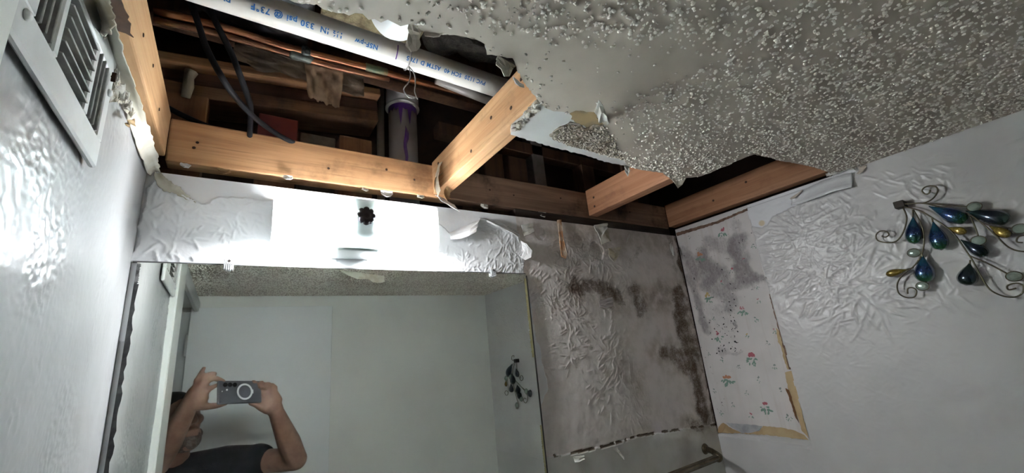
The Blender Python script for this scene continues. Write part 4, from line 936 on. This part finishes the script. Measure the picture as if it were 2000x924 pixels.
# black mould spots
bm = bmesh.new()
for cx, cy_, n, s in [(1428, 636, 9, 10), (1412, 684, 10, 9), (1437, 678, 14, 12), (1420, 610, 16, 22), (1415, 660, 16, 25)]:
    for k in range(n):
        y, z = YZ(cx+random.gauss(0, s*.5), cy_+random.gauss(0, s*.6)); pr_blob(bm, y, z, random.uniform(.0006, .0022), random.uniform(0, 3), random.uniform(1, 1.8), 0)
tag(from_bm('mould_spots', bm, m_fl['black'], wp), kind='stuff')
# torn brown edges round the cut-out
def rpoly(name, px, off, mat, seed, amp=.0012):
    pts = rag([tuple(YZ(*p)) for p in px]+[tuple(YZ(*px[0]))], .006, amp, seed)[:-1]; n = len(pts)
    tri = tessellate_polygon([[Vector((a, b, 0)) for a, b in pts]])
    V = [(W-off, a, b) for a, b in pts]+[(W-off+.0012, a, b) for a, b in pts]
    return mesh(name, V, [tuple(t_) for t_ in tri]+[tuple(i+n for i in t_) for t_ in tri]+[(i, (i+1) % n, (i+1) % n+n, i+n) for i in range(n)], mat, wp)
m_tanp = M('tan_torn_backing', (.50, .37, .21), .8, col2=(.40, .28, .15), scale=14, bump=(30, .4))
rpoly('torn_backing', [(1401, 845), (1403, 834), (1412, 826), (1430, 838), (1448, 845), (1482, 843), (1490, 832), (1520, 835), (1548, 840), (1570, 850), (1579, 860), (1560, 858), (1500, 850), (1450, 847)], -.001, m_tanp, 3)
rpoly('torn_backing', [(1533, 728), (1546, 724), (1552, 745), (1562, 790), (1572, 828), (1579, 856), (1566, 842), (1558, 815), (1548, 795), (1540, 765)], -.0005, m_tanp, 4)
rpoly('torn_backing', [(1515, 640), (1520, 645), (1528, 660), (1543, 722), (1538, 722), (1530, 700), (1526, 680), (1519, 668)], -.001, m_tanp, 5)
rpoly('dark_gap', [(1534, 758), (1541, 762), (1553, 800), (1560, 826), (1552, 812), (1544, 786)], .0002, M('brown_gap', (.16, .075, .03), .9), 6)
rpoly('foil_backing', [(1418, 826), (1440, 828), (1470, 830), (1488, 832), (1484, 840), (1468, 845), (1448, 846), (1432, 836)], .0004, M('silver_backing', (.46, .46, .48), .5, .3, col2=(.33, .33, .36), scale=30), 7)
rpoly('torn_backing', [(1402, 845), (1404, 834), (1412, 826), (1417, 832), (1410, 845)], .0006, M('tan_fold', (.42, .28, .15), .8), 8)
rpoly('dark_rim', [(1320, 455), (1400, 432), (1466, 404), (1466, 408), (1400, 437), (1322, 461)], -.0005, M('rim_brown', (.20, .12, .085), .9, col2=(.1, .06, .04), scale=40), 9)
rpoly('dark_rim', [(1464, 406), (1470, 410), (1505, 560), (1500, 560)], -.0005, bpy.data.materials['rim_brown'], 10)
rpoly('dark_rim', [(1502, 575), (1506, 572), (1546, 722), (1541, 722)], -.0004, bpy.data.materials['rim_brown'], 11)

# ================================================================== METAL WALL ART
m_stem = M('dark_bronze_wire', (.10, .085, .06), .42, .75, col2=(.16, .14, .09), scale=30)
def feather_mat(name, c0, c1, c2, rough=.14):
    t = NT(name); a = t.attr('along'); e = t.attr('edge')
    c = t.mix(t.ramp(a, .15, .55), c0, c1); c = t.mix(t.ramp(a, .58, .92), c, c2); c = t.mix(t.ramp(e, .75, 1.0), c, tuple(x*.25 for x in c1))
    c = t.mix(t.math('MULTIPLY', t.ramp(t.noise(220, 2), .55, .66), .5), c, tuple(min(1, x*2.2+.04) for x in c1))
    t.b.inputs['Coat Weight'].default_value = .8; t.b.inputs['Coat Roughness'].default_value = .08
    return t.out(c, rough+.12, .55, .6)
m_fe = feather_mat('peacock_enamel', (.018, .12, .19), (.010, .035, .13), (.02, .14, .045))
m_fed = feather_mat('dark_peacock_enamel', (.010, .045, .045), (.006, .016, .038), (.010, .032, .018))
m_gold = feather_mat('amber_enamel', (.24, .20, .04), (.28, .19, .03), (.20, .14, .02))
t = NT('pale_glass_gem'); t.b.inputs['Transmission Weight'].default_value = .35; t.b.inputs['Coat Weight'].default_value = 1; m_gem = t.out((.42, .52, .44), .06, .25, .7)
def drop_data(tip, end, wid, nrm, dome=.35):
    """domed teardrop between two points lying on the wall plane"""
    ax_ = (end-tip); L_ = ax_.length; d = ax_/L_; s = nrm.cross(d).normalized(); nl, nw = 16, 9; V = []; al = []; ed = []
    for i in range(nl+1):
        a = i/nl; hw = wid*.5*max(.02, (math.sin(math.pi*min(1, a**1.55))**.75 if a < 1 else .02)) if a > 0 else .0004
        hw = wid*.5*max(.03, math.sqrt(max(0, 1-((a-.68)/.32)**2)) if a > .68 else .06+.94*math.sin(a/.68*math.pi/2)**1.35)
        for j in range(nw):
            q = -1+2*j/(nw-1); V.append(tip+d*(a*L_)+s*(q*hw)+nrm*(wid*dome*math.sqrt(max(0, 1-q*q))*(hw/(wid*.5)))); al.append(a); ed.append(max(abs(q), 1 if a > .985 else 0))
    Fc = [(i*nw+j, (i+1)*nw+j, (i+1)*nw+j+1, i*nw+j+1) for i in range(nl) for j in range(nw-1)]
    return V, Fc, al, ed
def add_drop(name, tip, end, wid, nrm, mat, parent):
    V, Fc, al, ed = drop_data(tip, end, wid, nrm); o = mesh(name, V, Fc, mat, parent, True)
    for k, arr in (('along', al), ('edge', ed)):
        a = o.data.attributes.new(k, 'FLOAT', 'POINT'); a.data.foreach_set('value', np.array(arr, np.float32))
    md = o.modifiers.new('solid', 'SOLIDIFY'); md.thickness = .0012; return o
def add_gem(c, rad, nrm, parent):
    a = Vector((0, 1, 0)); b = nrm.cross(a); V = []; n = 18; prof = [(1.0, 0), (1.0, .25), (.86, .5), (.55, .72), (.0, .80)]
    for r_, h in prof:
        for k in range(n): an = 2*math.pi*k/n; V.append(c+a*(math.cos(an)*rad*1.05*r_)+b*(math.sin(an)*rad*.9*r_)+nrm*(h*rad*.8))
    Fc = [(i*n+k, i*n+(k+1) % n, (i+1)*n+(k+1) % n, (i+1)*n+k) for i in range(4) for k in range(n)]
    g = mesh('glass_gem', V, Fc, m_gem, parent, False)
    ring = [c+a*(math.cos(an)*rad*1.1)+b*(math.sin(an)*rad*.95)+nrm*.001 for an in [2*math.pi*k/18 for k in range(19)]]
    tube('bezel', ring, .0012, m_stem, g, 6); return g
NR = Vector((-1, 0, 0))
def P1(px, py, off=.022): return at(px, py, 0, W-off)
wa = tag(empty('wall_art', (W, -.66, 1.7)), 'metal peacock-feather spray wall art with blue teardrops on the right wall, facing the mirror wall', 'wall art', 'metal feather sprays')
def stem(pts, parent, P, r=.0016, sub=5): tube('stem', [P(*p) for p in pts], r, m_stem, parent, 7, sub)
S1 = [[(1760, 399), (1790, 397), (1806, 396), (1822, 388), (1831, 375), (1829, 366), (1818, 363), (1806, 366), (1801, 373), (1807, 379), (1814, 378), (1817, 371)], [(1800, 397), (1840, 400), (1890, 404)],
      [(1762, 403), (1795, 411), (1825, 428), (1850, 445), (1868, 463), (1885, 487), (1900, 510), (1915, 538), (1933, 565), (1958, 578), (1982, 580), (1997, 572), (1998, 558), (1985, 553), (1968, 558), (1970, 566), (1985, 563)], [(1892, 499), (1930, 515), (1970, 536)],
      [(1763, 404), (1771, 425), (1765, 452), (1752, 470), (1735, 474), (1715, 470), (1711, 460), (1718, 452), (1730, 452), (1736, 458), (1730, 463), (1722, 461)],
      [(1784, 410), (1800, 440), (1805, 470), (1800, 497), (1785, 520), (1765, 535), (1753, 553), (1755, 572), (1770, 581), (1786, 580), (1790, 568), (1782, 562), (1773, 564), (1773, 574)],
      [(1804, 397), (1860, 410), (1895, 420), (1920, 438), (1945, 460), (1970, 483), (1995, 491), (2018, 488), (2022, 470), (2008, 460), (1990, 462), (1986, 472), (1998, 474)], [(1895, 422), (1903, 440), (1911, 462)], [(1902, 426), (1932, 440), (1975, 446), (1988, 446)],
      [(1783, 410), (1783, 424)], [(1820, 424), (1822, 434)], [(1895, 508), (1894, 516)], [(1800, 497), (1802, 502)], [(1785, 523), (1771, 526)]]
for s_ in S1: stem(s_, wa, P1)
kn = P1(1757, 400); box('clasp', (kn.x-.006, kn.y-.010, kn.z-.008), (W-.001, kn.y+.010, kn.z+.009), M('black_clasp', (.03, .025, .02), .5, .6), wa, .001)
for tip, end, wd_, mt, nm in [((1783, 423), (1786, 477), .034, m_fe, 'teardrop'), ((1822, 432), (1839, 489), .034, m_fe, 'teardrop'), ((1814, 403), (1891, 432), .034, m_fe, 'teardrop'), ((1886, 412), (1974, 431), .034, m_fed, 'teardrop'), ((1802, 499), (1807, 552), .038, m_fe, 'teardrop'), ((1894, 513), (1887, 558), .034, m_fed, 'teardrop'), ((1876, 468), (1929, 500), .026, m_fed, 'teardrop'),
                          ((1850, 444), (1889, 455), .019, m_gold, 'small_teardrop'), ((1932, 442), (1975, 462), .022, m_gold, 'small_teardrop'), ((1773, 526), (1730, 537), .019, m_gold, 'small_teardrop'), ((2005, 490), (2045, 520), .034, m_fe, 'teardrop'), ((2000, 450), (2050, 455), .034, m_fed, 'teardrop')]:
    add_drop(nm, P1(*tip), P1(*end), wd_, NR, mt, wa)
for g in [(1903, 404), (1911, 470), (1785, 494), (1802, 559), (1981, 540), (1993, 447)]: add_gem(P1(*g), .0105, NR, wa)
# second spray, further back on the same wall (seen in the mirror)
def P2(cx, cy_, off=.020):
    p = at(930+cx/5.77, 670+cy_/5.77, 0, W-off); return Vector((p.x, -p.y, p.z))
wb = tag(empty('wall_art', (W, -1.2, 1.5)), 'second feather spray, small and dark, seen hanging in the mirror', 'wall art', 'metal feather sprays')
for s_ in [[(425, 205), (400, 200), (380, 185), (385, 150), (405, 145), (405, 165)], [(420, 215), (395, 300), (390, 400), (415, 540), (440, 640), (455, 700), (445, 740), (425, 730)], [(435, 215), (440, 300), (470, 400), (490, 425), (507, 400), (495, 370), (478, 375), (485, 400)], [(400, 230), (335, 360), (340, 480), (340, 570), (320, 588), (303, 560), (320, 535), (335, 550)], [(400, 400), (430, 430), (500, 510), (550, 580), (555, 640), (535, 675), (512, 650), (520, 620), (540, 630)], [(480, 490), (530, 530), (560, 555)]]: stem(s_, wb, P2, .0018)
kn = P2(425, 205); box('clasp', (kn.x-.006, kn.y-.012, kn.z-.009), (W-.001, kn.y+.012, kn.z+.011), bpy.data.materials['black_clasp'], wb, .001)
for tip, end, wd_, mt, nm in [((385, 235), (332, 375), .046, m_fed, 'teardrop'), ((428, 285), (455, 385), .036, m_fed, 'teardrop'), ((378, 340), (408, 465), .050, m_fed, 'teardrop'), ((372, 455), (385, 558), .042, m_fed, 'teardrop'), ((440, 470), (462, 565), .046, m_fed, 'teardrop'), ((428, 562), (495, 612), .040, m_fed, 'teardrop'), ((550, 545), (607, 580), .040, m_fed, 'teardrop'), ((320, 415), (318, 492), .026, m_gold, 'small_teardrop')]:
    add_drop(nm, P2(*tip), P2(*end), wd_, NR, mt, wb)
for g in [(320, 400), (487, 627), (545, 545), (440, 700), (370, 385)]: add_gem(P2(*g), .0150, NR, wb)

# ================================================================== TOWEL BAR on the mirror wall
tw = tag(empty('towel_bar', (1.2, 0, 1.37)), 'antique brass towel bar fixed low in the corner under the mouldy wall', 'towel bar')
m_brass = M('antique_brass', (.16, .13, .085), .34, .85, col2=(.07, .055, .035), scale=18)
ex = at(1404, 893, 1, -.062); sx = Vector((.905, -.062, ex.z)); 
ba = at(1377, 877, 1, -.004)
V, Fc = [], []
n = 24
for x in (sx.x, ex.x-.004):
    for k in range(n):
        an = 2*math.pi*k/n; r_ = .0088+.0012*math.cos(an*8); V.append((x, ex.y+math.cos(an)*r_, ex.z+math.sin(an)*r_))
mesh('reeded_rail', V, [(k, (k+1) % n, n+(k+1) % n, n+k) for k in range(n)]+[tuple(range(n))[::-1], tuple(range(n, 2*n))], m_brass, tw, False)
def bracket(xw, xe):
    v, f = lathe_data([(.0155, 0), (.0165, .002), (.014, .006), (.009, .010), (.0085, .012)], (xw, -.003, ba.z), (0, -1, 0), 22); b_ = mesh('bracket', v, f, m_brass, tw, True)
    tube('arm', [(xw, -.010, ba.z), (xw+(xe-xw)*.15, -.030, ba.z-.003), (xw+(xe-xw)*.6, -.050, ex.z+.004), (xe, ex.y, ex.z)], [.0095, .0085, .0095, .0115], m_brass, b_, 14)
    v, f = lathe_data([(.011, 0), (.0135, .002), (.0135, .008), (.010, .012), (.004, .0135)], (xe, ex.y, ex.z), (1 if xe >= xw else -1, 0, 0), 20); mesh('end_cap', v, f, m_brass, b_, True)
bracket(ba.x, ex.x); bracket(.93, .915)

# ================================================================== DOOR standing open against the rear wall
dn = tag(empty('door_1', (-.01, YB+.05, 0)), kind='structure')
m_door = M('white_door_paint', (.80, .81, .82), .38, col2=(.77, .78, .79), scale=2.5, bump=(35, .08))
box('slab', (-.012, YB+.012, .012), (.575, YB+.047, 2.068), m_door, dn, .002)
for z in (.25, 1.05, 1.86):
    v, f = lathe_data([(.005, 0), (.005, .09)], (-.016, YB+.053, z), (0, 0, 1), 10); mesh('hinge', v, f, m_vent, dn, True)
v, f = lathe_data([(.030, 0), (.030, .006), (.012, .010), (.012, .035), (.024, .045), (.028, .058), (.020, .070)], (.51, YB+.047, .95), (0, 1, 0), 22); mesh('door_knob', v, f, m_brass, dn, True)

# ================================================================== PERSON holding the phone (seen in the mirror)
def cone(a, b, ra, rb, n=14, m=4):
    a, b = Vector(a), Vector(b); d = (b-a); L_ = d.length; d = d/L_ if L_ > 1e-9 else Vector((0, 0, 1)); pts = []; rr = []
    for k in range(m+1):
        th = -math.pi/2+math.pi/2*k/m; pts.append(a+d*ra*math.sin(th)); rr.append(max(1e-4, ra*math.cos(th)))
    for k in range(m+1):
        th = math.pi/2*k/m; pts.append(b+d*rb*math.sin(th)); rr.append(max(1e-4, rb*math.cos(th)))
    pts2 = []; r2 = []
    for p, r_ in zip(pts, rr):
        if pts2 and (p-pts2[-1]).dot(d) < 1e-6: continue
        pts2.append(p); r2.append(r_)
    return tube_data(pts2, r2, n)
def ell(c, rx, ry, rz, X, Y, Z, n=20, m=12):
    V = []; c = Vector(c)
    for i in range(m+1):
        th = math.pi*i/m; sr = max(1e-3, math.sin(th))
        for k in range(n):
            ph = 2*math.pi*k/n; V.append(c+X*(rx*sr*math.cos(ph))+Y*(ry*sr*math.sin(ph))+Z*(rz*math.cos(th)))
    Fc = [(i*n+k, i*n+(k+1) % n, (i+1)*n+(k+1) % n, (i+1)*n+k) for i in range(m) for k in range(n)]+[tuple(range(n))[::-1], tuple(range(m*n, m*n+n))]
    return V, Fc
def fuse(name, parts, voxel, smooth, mat, parent):
    """melt overlapping limbs into one continuous surface"""
    V, Fc = merge(parts); o = mesh(name, V, Fc, None, None)
    r = o.modifiers.new('r', 'REMESH'); r.mode = 'VOXEL'; r.voxel_size = voxel; r.use_smooth_shade = True
    s = o.modifiers.new('s', 'SMOOTH'); s.iterations = smooth; s.factor = .5
    dg = bpy.context.evaluated_depsgraph_get(); me = bpy.data.meshes.new_from_object(o.evaluated_get(dg)); bpy.data.objects.remove(o)
    me.name = name; me.polygons.foreach_set('use_smooth', [True]*len(me.polygons))
    return link(name, me, mat, parent)
pe = tag(empty('person', (.05, -1.27, 0)), 'person in a black t-shirt holding up a phone with both hands, reflected in the mirror', 'person')
t = NT('brown_skin'); c = t.mix(t.ramp(t.noise(30, 4), .35, .7), (.265, .150, .108), (.215, .115, .082)); t.b.inputs['Subsurface Weight'].default_value = .05; t.b.inputs['Subsurface Radius'].default_value = (.01, .004, .002)
t.bump(t.noise(300, 3), .1, .0005); m_skin = t.out(c, .48, 0, .4)
m_shirt = M('black_cotton', (.013, .013, .016), .9, col2=(.020, .020, .023), scale=12, bump=(18, .5, .01))
m_hair = M('black_hair', (.010, .009, .009), .6, bump=(120, .5))
m_jeans = M('dark_jeans', (.03, .035, .05), .9)
hf = Vector((.50, .80, .28)).normalized(); hr = hf.cross(Vector((0, 0, 1))).normalized(); hu = hr.cross(hf)   # head axes
hc = Vector((-.005, -1.215, 1.605))
H_ = lambda a, b, c_: hc+hr*a+hf*b+hu*c_
neck0 = Vector((-.01, -1.275, 1.44)); shR = Vector((.175, -1.30, 1.425)); shL = Vector((-.185, -1.22, 1.425))
elR = atm(577, 896, 1.10); wrR = atm(538, 803, 1.0); wrL = atm(371, 790, .935); elL = wrL+(atm(300, 918, 1.09)-wrL).normalized()*.245
hip = Vector((-.02, -1.30, .95))
body = [ell(hc, .074, .094, .100, hr, hf, hu), ell(H_(0, -.012, .03), .072, .088, .082, hr, hf, hu), ell(H_(0, .052, -.062), .052, .044, .052, hr, hf, hu), ell(H_(0, .078, -.098), .026, .022, .020, hr, hf, hu),
        cone(H_(0, .094, .022), H_(0, .112, -.022), .008, .014), cone(H_(-.012, .104, -.026), H_(.012, .104, -.026), .009, .009), cone(H_(-.03, .086, .036), H_(.03, .086, .036), .012, .012), cone(H_(-.018, .098, -.056), H_(.018, .098, -.056), .0075, .0075), cone(H_(-.016, .096, -.068), H_(.016, .096, -.068), .0075, .0075),
        ell(H_(.036, .070, -.012), .022, .020, .020, hr, hf, hu), ell(H_(-.036, .070, -.012), .022, .020, .020, hr, hf, hu),
        ell(H_(.076, -.008, -.008), .009, .018, .030, hr, hf, hu), ell(H_(-.076, -.008, -.008), .009, .018, .030, hr, hf, hu),
        cone(H_(0, -.02, -.06), neck0, .054, .062), cone(neck0, neck0+Vector((0, .0, -.10)), .075, .10), cone(shL, shR, .052, .052), cone(neck0+Vector((0, 0, -.1)), hip, .11, .12),
        cone(shR, elR, .050, .040), cone(elR, elR.lerp(wrR, .35), .039, .041), cone(elR.lerp(wrR, .35), wrR, .041, .026), cone(shL, elL, .050, .040), cone(elL, elL.lerp(wrL, .35), .039, .041), cone(elL.lerp(wrL, .35), wrL, .041, .026),
        cone(hip+Vector((.09, 0, -.02)), (.08, -1.28, .50), .085, .055), cone((.08, -1.28, .5), (.08, -1.30, .09), .052, .036), cone((.08, -1.30, .05), (.10, -1.16, .035), .038, .032), cone(hip+Vector((-.09, 0, -.02)), (-.12, -1.26, .50), .085, .055), cone((-.12, -1.26, .5), (-.12, -1.28, .09), .052, .036), cone((-.12, -1.28, .05), (-.12, -1.14, .035), .038, .032)]
def chain(pts, rads, arr):
    for (a, b), (ra, rb) in zip(zip(pts[:-1], pts[1:]), zip(rads[:-1], rads[1:])): arr.append(cone(a, b, ra, rb, 10, 3))
hl = lambda px, py, Y: atm(px, py, Y)
# left hand (left in the mirror): open fan of fingers, thumb under the phone
pL = hl(386, 768, .925)
body += [cone(wrL, pL, .027, .030), cone(hl(384, 782, .925), hl(397, 748, .92), .026, .018), cone(hl(391, 774, .925), hl(388, 744, .925), .022, .014), cone(hl(395, 778, .92), hl(399, 766, .915), .020, .014)]
chain([hl(387, 746, .925), hl(391, 733, .93), hl(395, 726, .93), hl(399, 719, .93)], [.011, .0085, .0080, .0065], body)
chain([hl(394, 745, .92), hl(402, 734, .92), hl(411, 730, .92), hl(421, 730, .92)], [.011, .0088, .0082, .0065], body)
chain([hl(399, 750, .915), hl(412, 741, .91), hl(424, 739, .91), hl(438, 745, .915)], [.011, .009, .0082, .0065], body)
chain([hl(399, 768, .915), hl(411, 759, .91), hl(420, 754, .91), hl(428, 752, .908)], [.011, .009, .0082, .0065], body)
chain([hl(381, 792, .925), hl(402, 794, .92), hl(423, 792, .915), hl(442, 787, .915)], [.017, .012, .0105, .008], body)
# right hand: palm against the phone end, fingertips curled over the top edge
body += [cone(wrR, hl(530, 785, .995), .027, .030), cone(hl(528, 790, .995), hl(522, 768, .99), .030, .020), cone(hl(538, 782, .995), hl(533, 767, .995), .022, .016), cone(hl(520, 792, .99), hl(514, 780, .985), .020, .016)]
chain([hl(516, 770, .985), hl(506, 756, .985), hl(500, 749, .985), hl(494, 746, .97)], [.012, .0095, .009, .0075], body)
chain([hl(523, 768, .99), hl(516, 754, .995), hl(510, 748, .985), hl(507, 756, .965)], [.012, .0095, .009, .0075], body)
chain([hl(531, 768, .995), hl(529, 754, 1.0), hl(522, 750, .99), hl(518, 757, .97)], [.012, .0095, .009, .0072], body)
chain([hl(536, 770, 1.0), hl(537, 757, 1.005), hl(531, 752, 1.0), hl(526, 757, .98)], [.010, .0085, .008, .0068], body)
chain([hl(522, 800, .99), hl(510, 796, .98), hl(500, 790, .975), hl(489, 787, .965)], [.017, .013, .011, .0085], body)
bd = fuse('body', body, .0045, 3, m_skin, pe)
# eyes under the brow, on the face
for s_ in (-1, 1):
    V, Fc = ell(H_(s_*.031, .088, .020), .011, .006, .006, hr, hf, hu, 12, 8); mesh('eye', V, Fc, M('eye_white', (.55, .52, .5), .3), bd, True)
    V, Fc = ell(H_(s_*.031, .0925, .020), .005, .003, .005, hr, hf, hu, 10, 6); mesh('iris', V, Fc, m_hair, bd, True)
hair = fuse('hair', [ell(H_(0, -.020, .040), .079, .093, .082, hr, hf, hu), ell(H_(0, -.050, .0), .078, .062, .075, hr, hf, hu)], .005, 4, m_hair, pe)
beard = fuse('beard', [ell(H_(0, .060, -.078), .050, .040, .040, hr, hf, hu), cone(H_(-.055, .03, -.055), H_(.0, .085, -.095), .020, .022), cone(H_(.055, .03, -.055), H_(.0, .085, -.095), .020, .022)], .004, 3, M('short_grey_beard', (.10, .07, .058), .8, col2=(.16, .13, .115), scale=90, bump=(200, .5)), pe)
dv = (elR-shR).normalized(); dl = (elL-shL).normalized()
fuse('t_shirt', [cone(shL+Vector((.02, 0, -.01)), shR+Vector((-.02, 0, -.01)), .076, .076), cone(neck0+Vector((0, 0, -.03)), neck0+Vector((0, .0, -.14)), .085, .125), cone(neck0+Vector((0, 0, -.14)), hip+Vector((0, 0, -.06)), .135, .142), cone(neck0+Vector((-.07, 0, -.14)), hip+Vector((-.06, 0, -.05)), .115, .118), cone(neck0+Vector((.07, -.01, -.14)), hip+Vector((.06, 0, -.05)), .105, .118),
                 cone(shR+Vector((-.02, 0, 0)), shR+dv*.125, .068, .062), cone(shR+dv*.115, shR+dv*.130, .066, .066), cone(shL+Vector((.02, 0, 0)), shL+dl*.12, .068, .064)], .006, 5, m_shirt, pe)
fuse('trousers', [cone(hip+Vector((-.07, 0, 0)), hip+Vector((.07, 0, 0)), .13, .13), cone(hip+Vector((.09, 0, -.02)), (.08, -1.28, .50), .105, .075), cone((.08, -1.28, .5), (.08, -1.30, .10), .074, .062), cone(hip+Vector((-.09, 0, -.02)), (-.12, -1.26, .50), .105, .075), cone((-.12, -1.26, .5), (-.12, -1.28, .10), .074, .062)], .008, 4, m_jeans, pe)
fuse('shoes', [cone((.08, -1.30, .045), (.10, -1.15, .04), .048, .040), cone((-.12, -1.28, .045), (-.12, -1.13, .04), .048, .040)], .006, 3, m_hair, pe)

# phone: lens at the camera position, its back facing the mirror
ph = tag(empty('mobile_phone', CAM-UPV*.063), 'dark grey phone with white magnetic ring on its back, held up in the mirror', 'phone')
O = CAM-FWD*.012
PM = lambda a, b, c_: O+RGT*a+UPV*b+FWD*c_
def pbox(name, a0, a1, b0, b1, c0, c1, mat, bev, seg=3, parent=None):
    bm = bmesh.new(); box_bm(bm, (a0, b0, c0), (a1, b1, c1), bev, seg); bm.transform(Matrix(((RGT.x, UPV.x, FWD.x, O.x), (RGT.y, UPV.y, FWD.y, O.y), (RGT.z, UPV.z, FWD.z, O.z), (0, 0, 0, 1)))); return from_bm(name, bm, mat, parent or ph)
pbox('case', -.022, .133, -.063, .015, -.010, 0, M('smoky_phone_case', (.075, .075, .085), .3, col2=(.055, .055, .062), scale=20), .004)
pbox('screen', -.018, .129, -.059, .011, -.0106, -.0098, M('phone_screen', (.02, .02, .025), .1), .0002, 1)
m_ring = M('white_ring', (.72, .71, .72), .5)
def ring(c_, r0, r1, z, mat, name, n=40):
    V = []; a_, b_ = c_
    for k in range(n):
        an = 2*math.pi*k/n
        for r_, zz in ((r0, z-.001), (r0, z), (r1, z), (r1, z-.001)): V.append(PM(a_+math.cos(an)*r_, b_+math.sin(an)*r_, zz))
    return mesh(name, V, [(4*k+j, 4*k+j+1, 4*((k+1) % n)+j+1, 4*((k+1) % n)+j) for k in range(n) for j in range(3)], mat, ph)
ring((.069, -.024), .0225, .0285, .0010, m_ring, 'magnet_ring')
pbox('ring_tab', .0965, .1005, -.031, -.017, -.0002, .0010, m_ring, .0004, 1)
m_lens = M('black_lens', (.006, .006, .007), .08)
for k in range(3):
    v, f = lathe_data([(.0075, 0), (.0075, .0018), (.006, .0022), (.0055, .0014)], PM(k*.0165, 0, 0), FWD, 22); mesh('camera_lens', v, f, m_lens, ph, True)
v, f = lathe_data([(.0030, 0), (.0028, .0008)], PM(.006, -.017, 0), FWD, 14); mesh('flash', v, f, m_ring, ph)
v, f = lathe_data([(.0018, 0), (.0016, .0008)], PM(-.010, -.022, 0), FWD, 12); mesh('sensor', v, f, m_ring, ph)
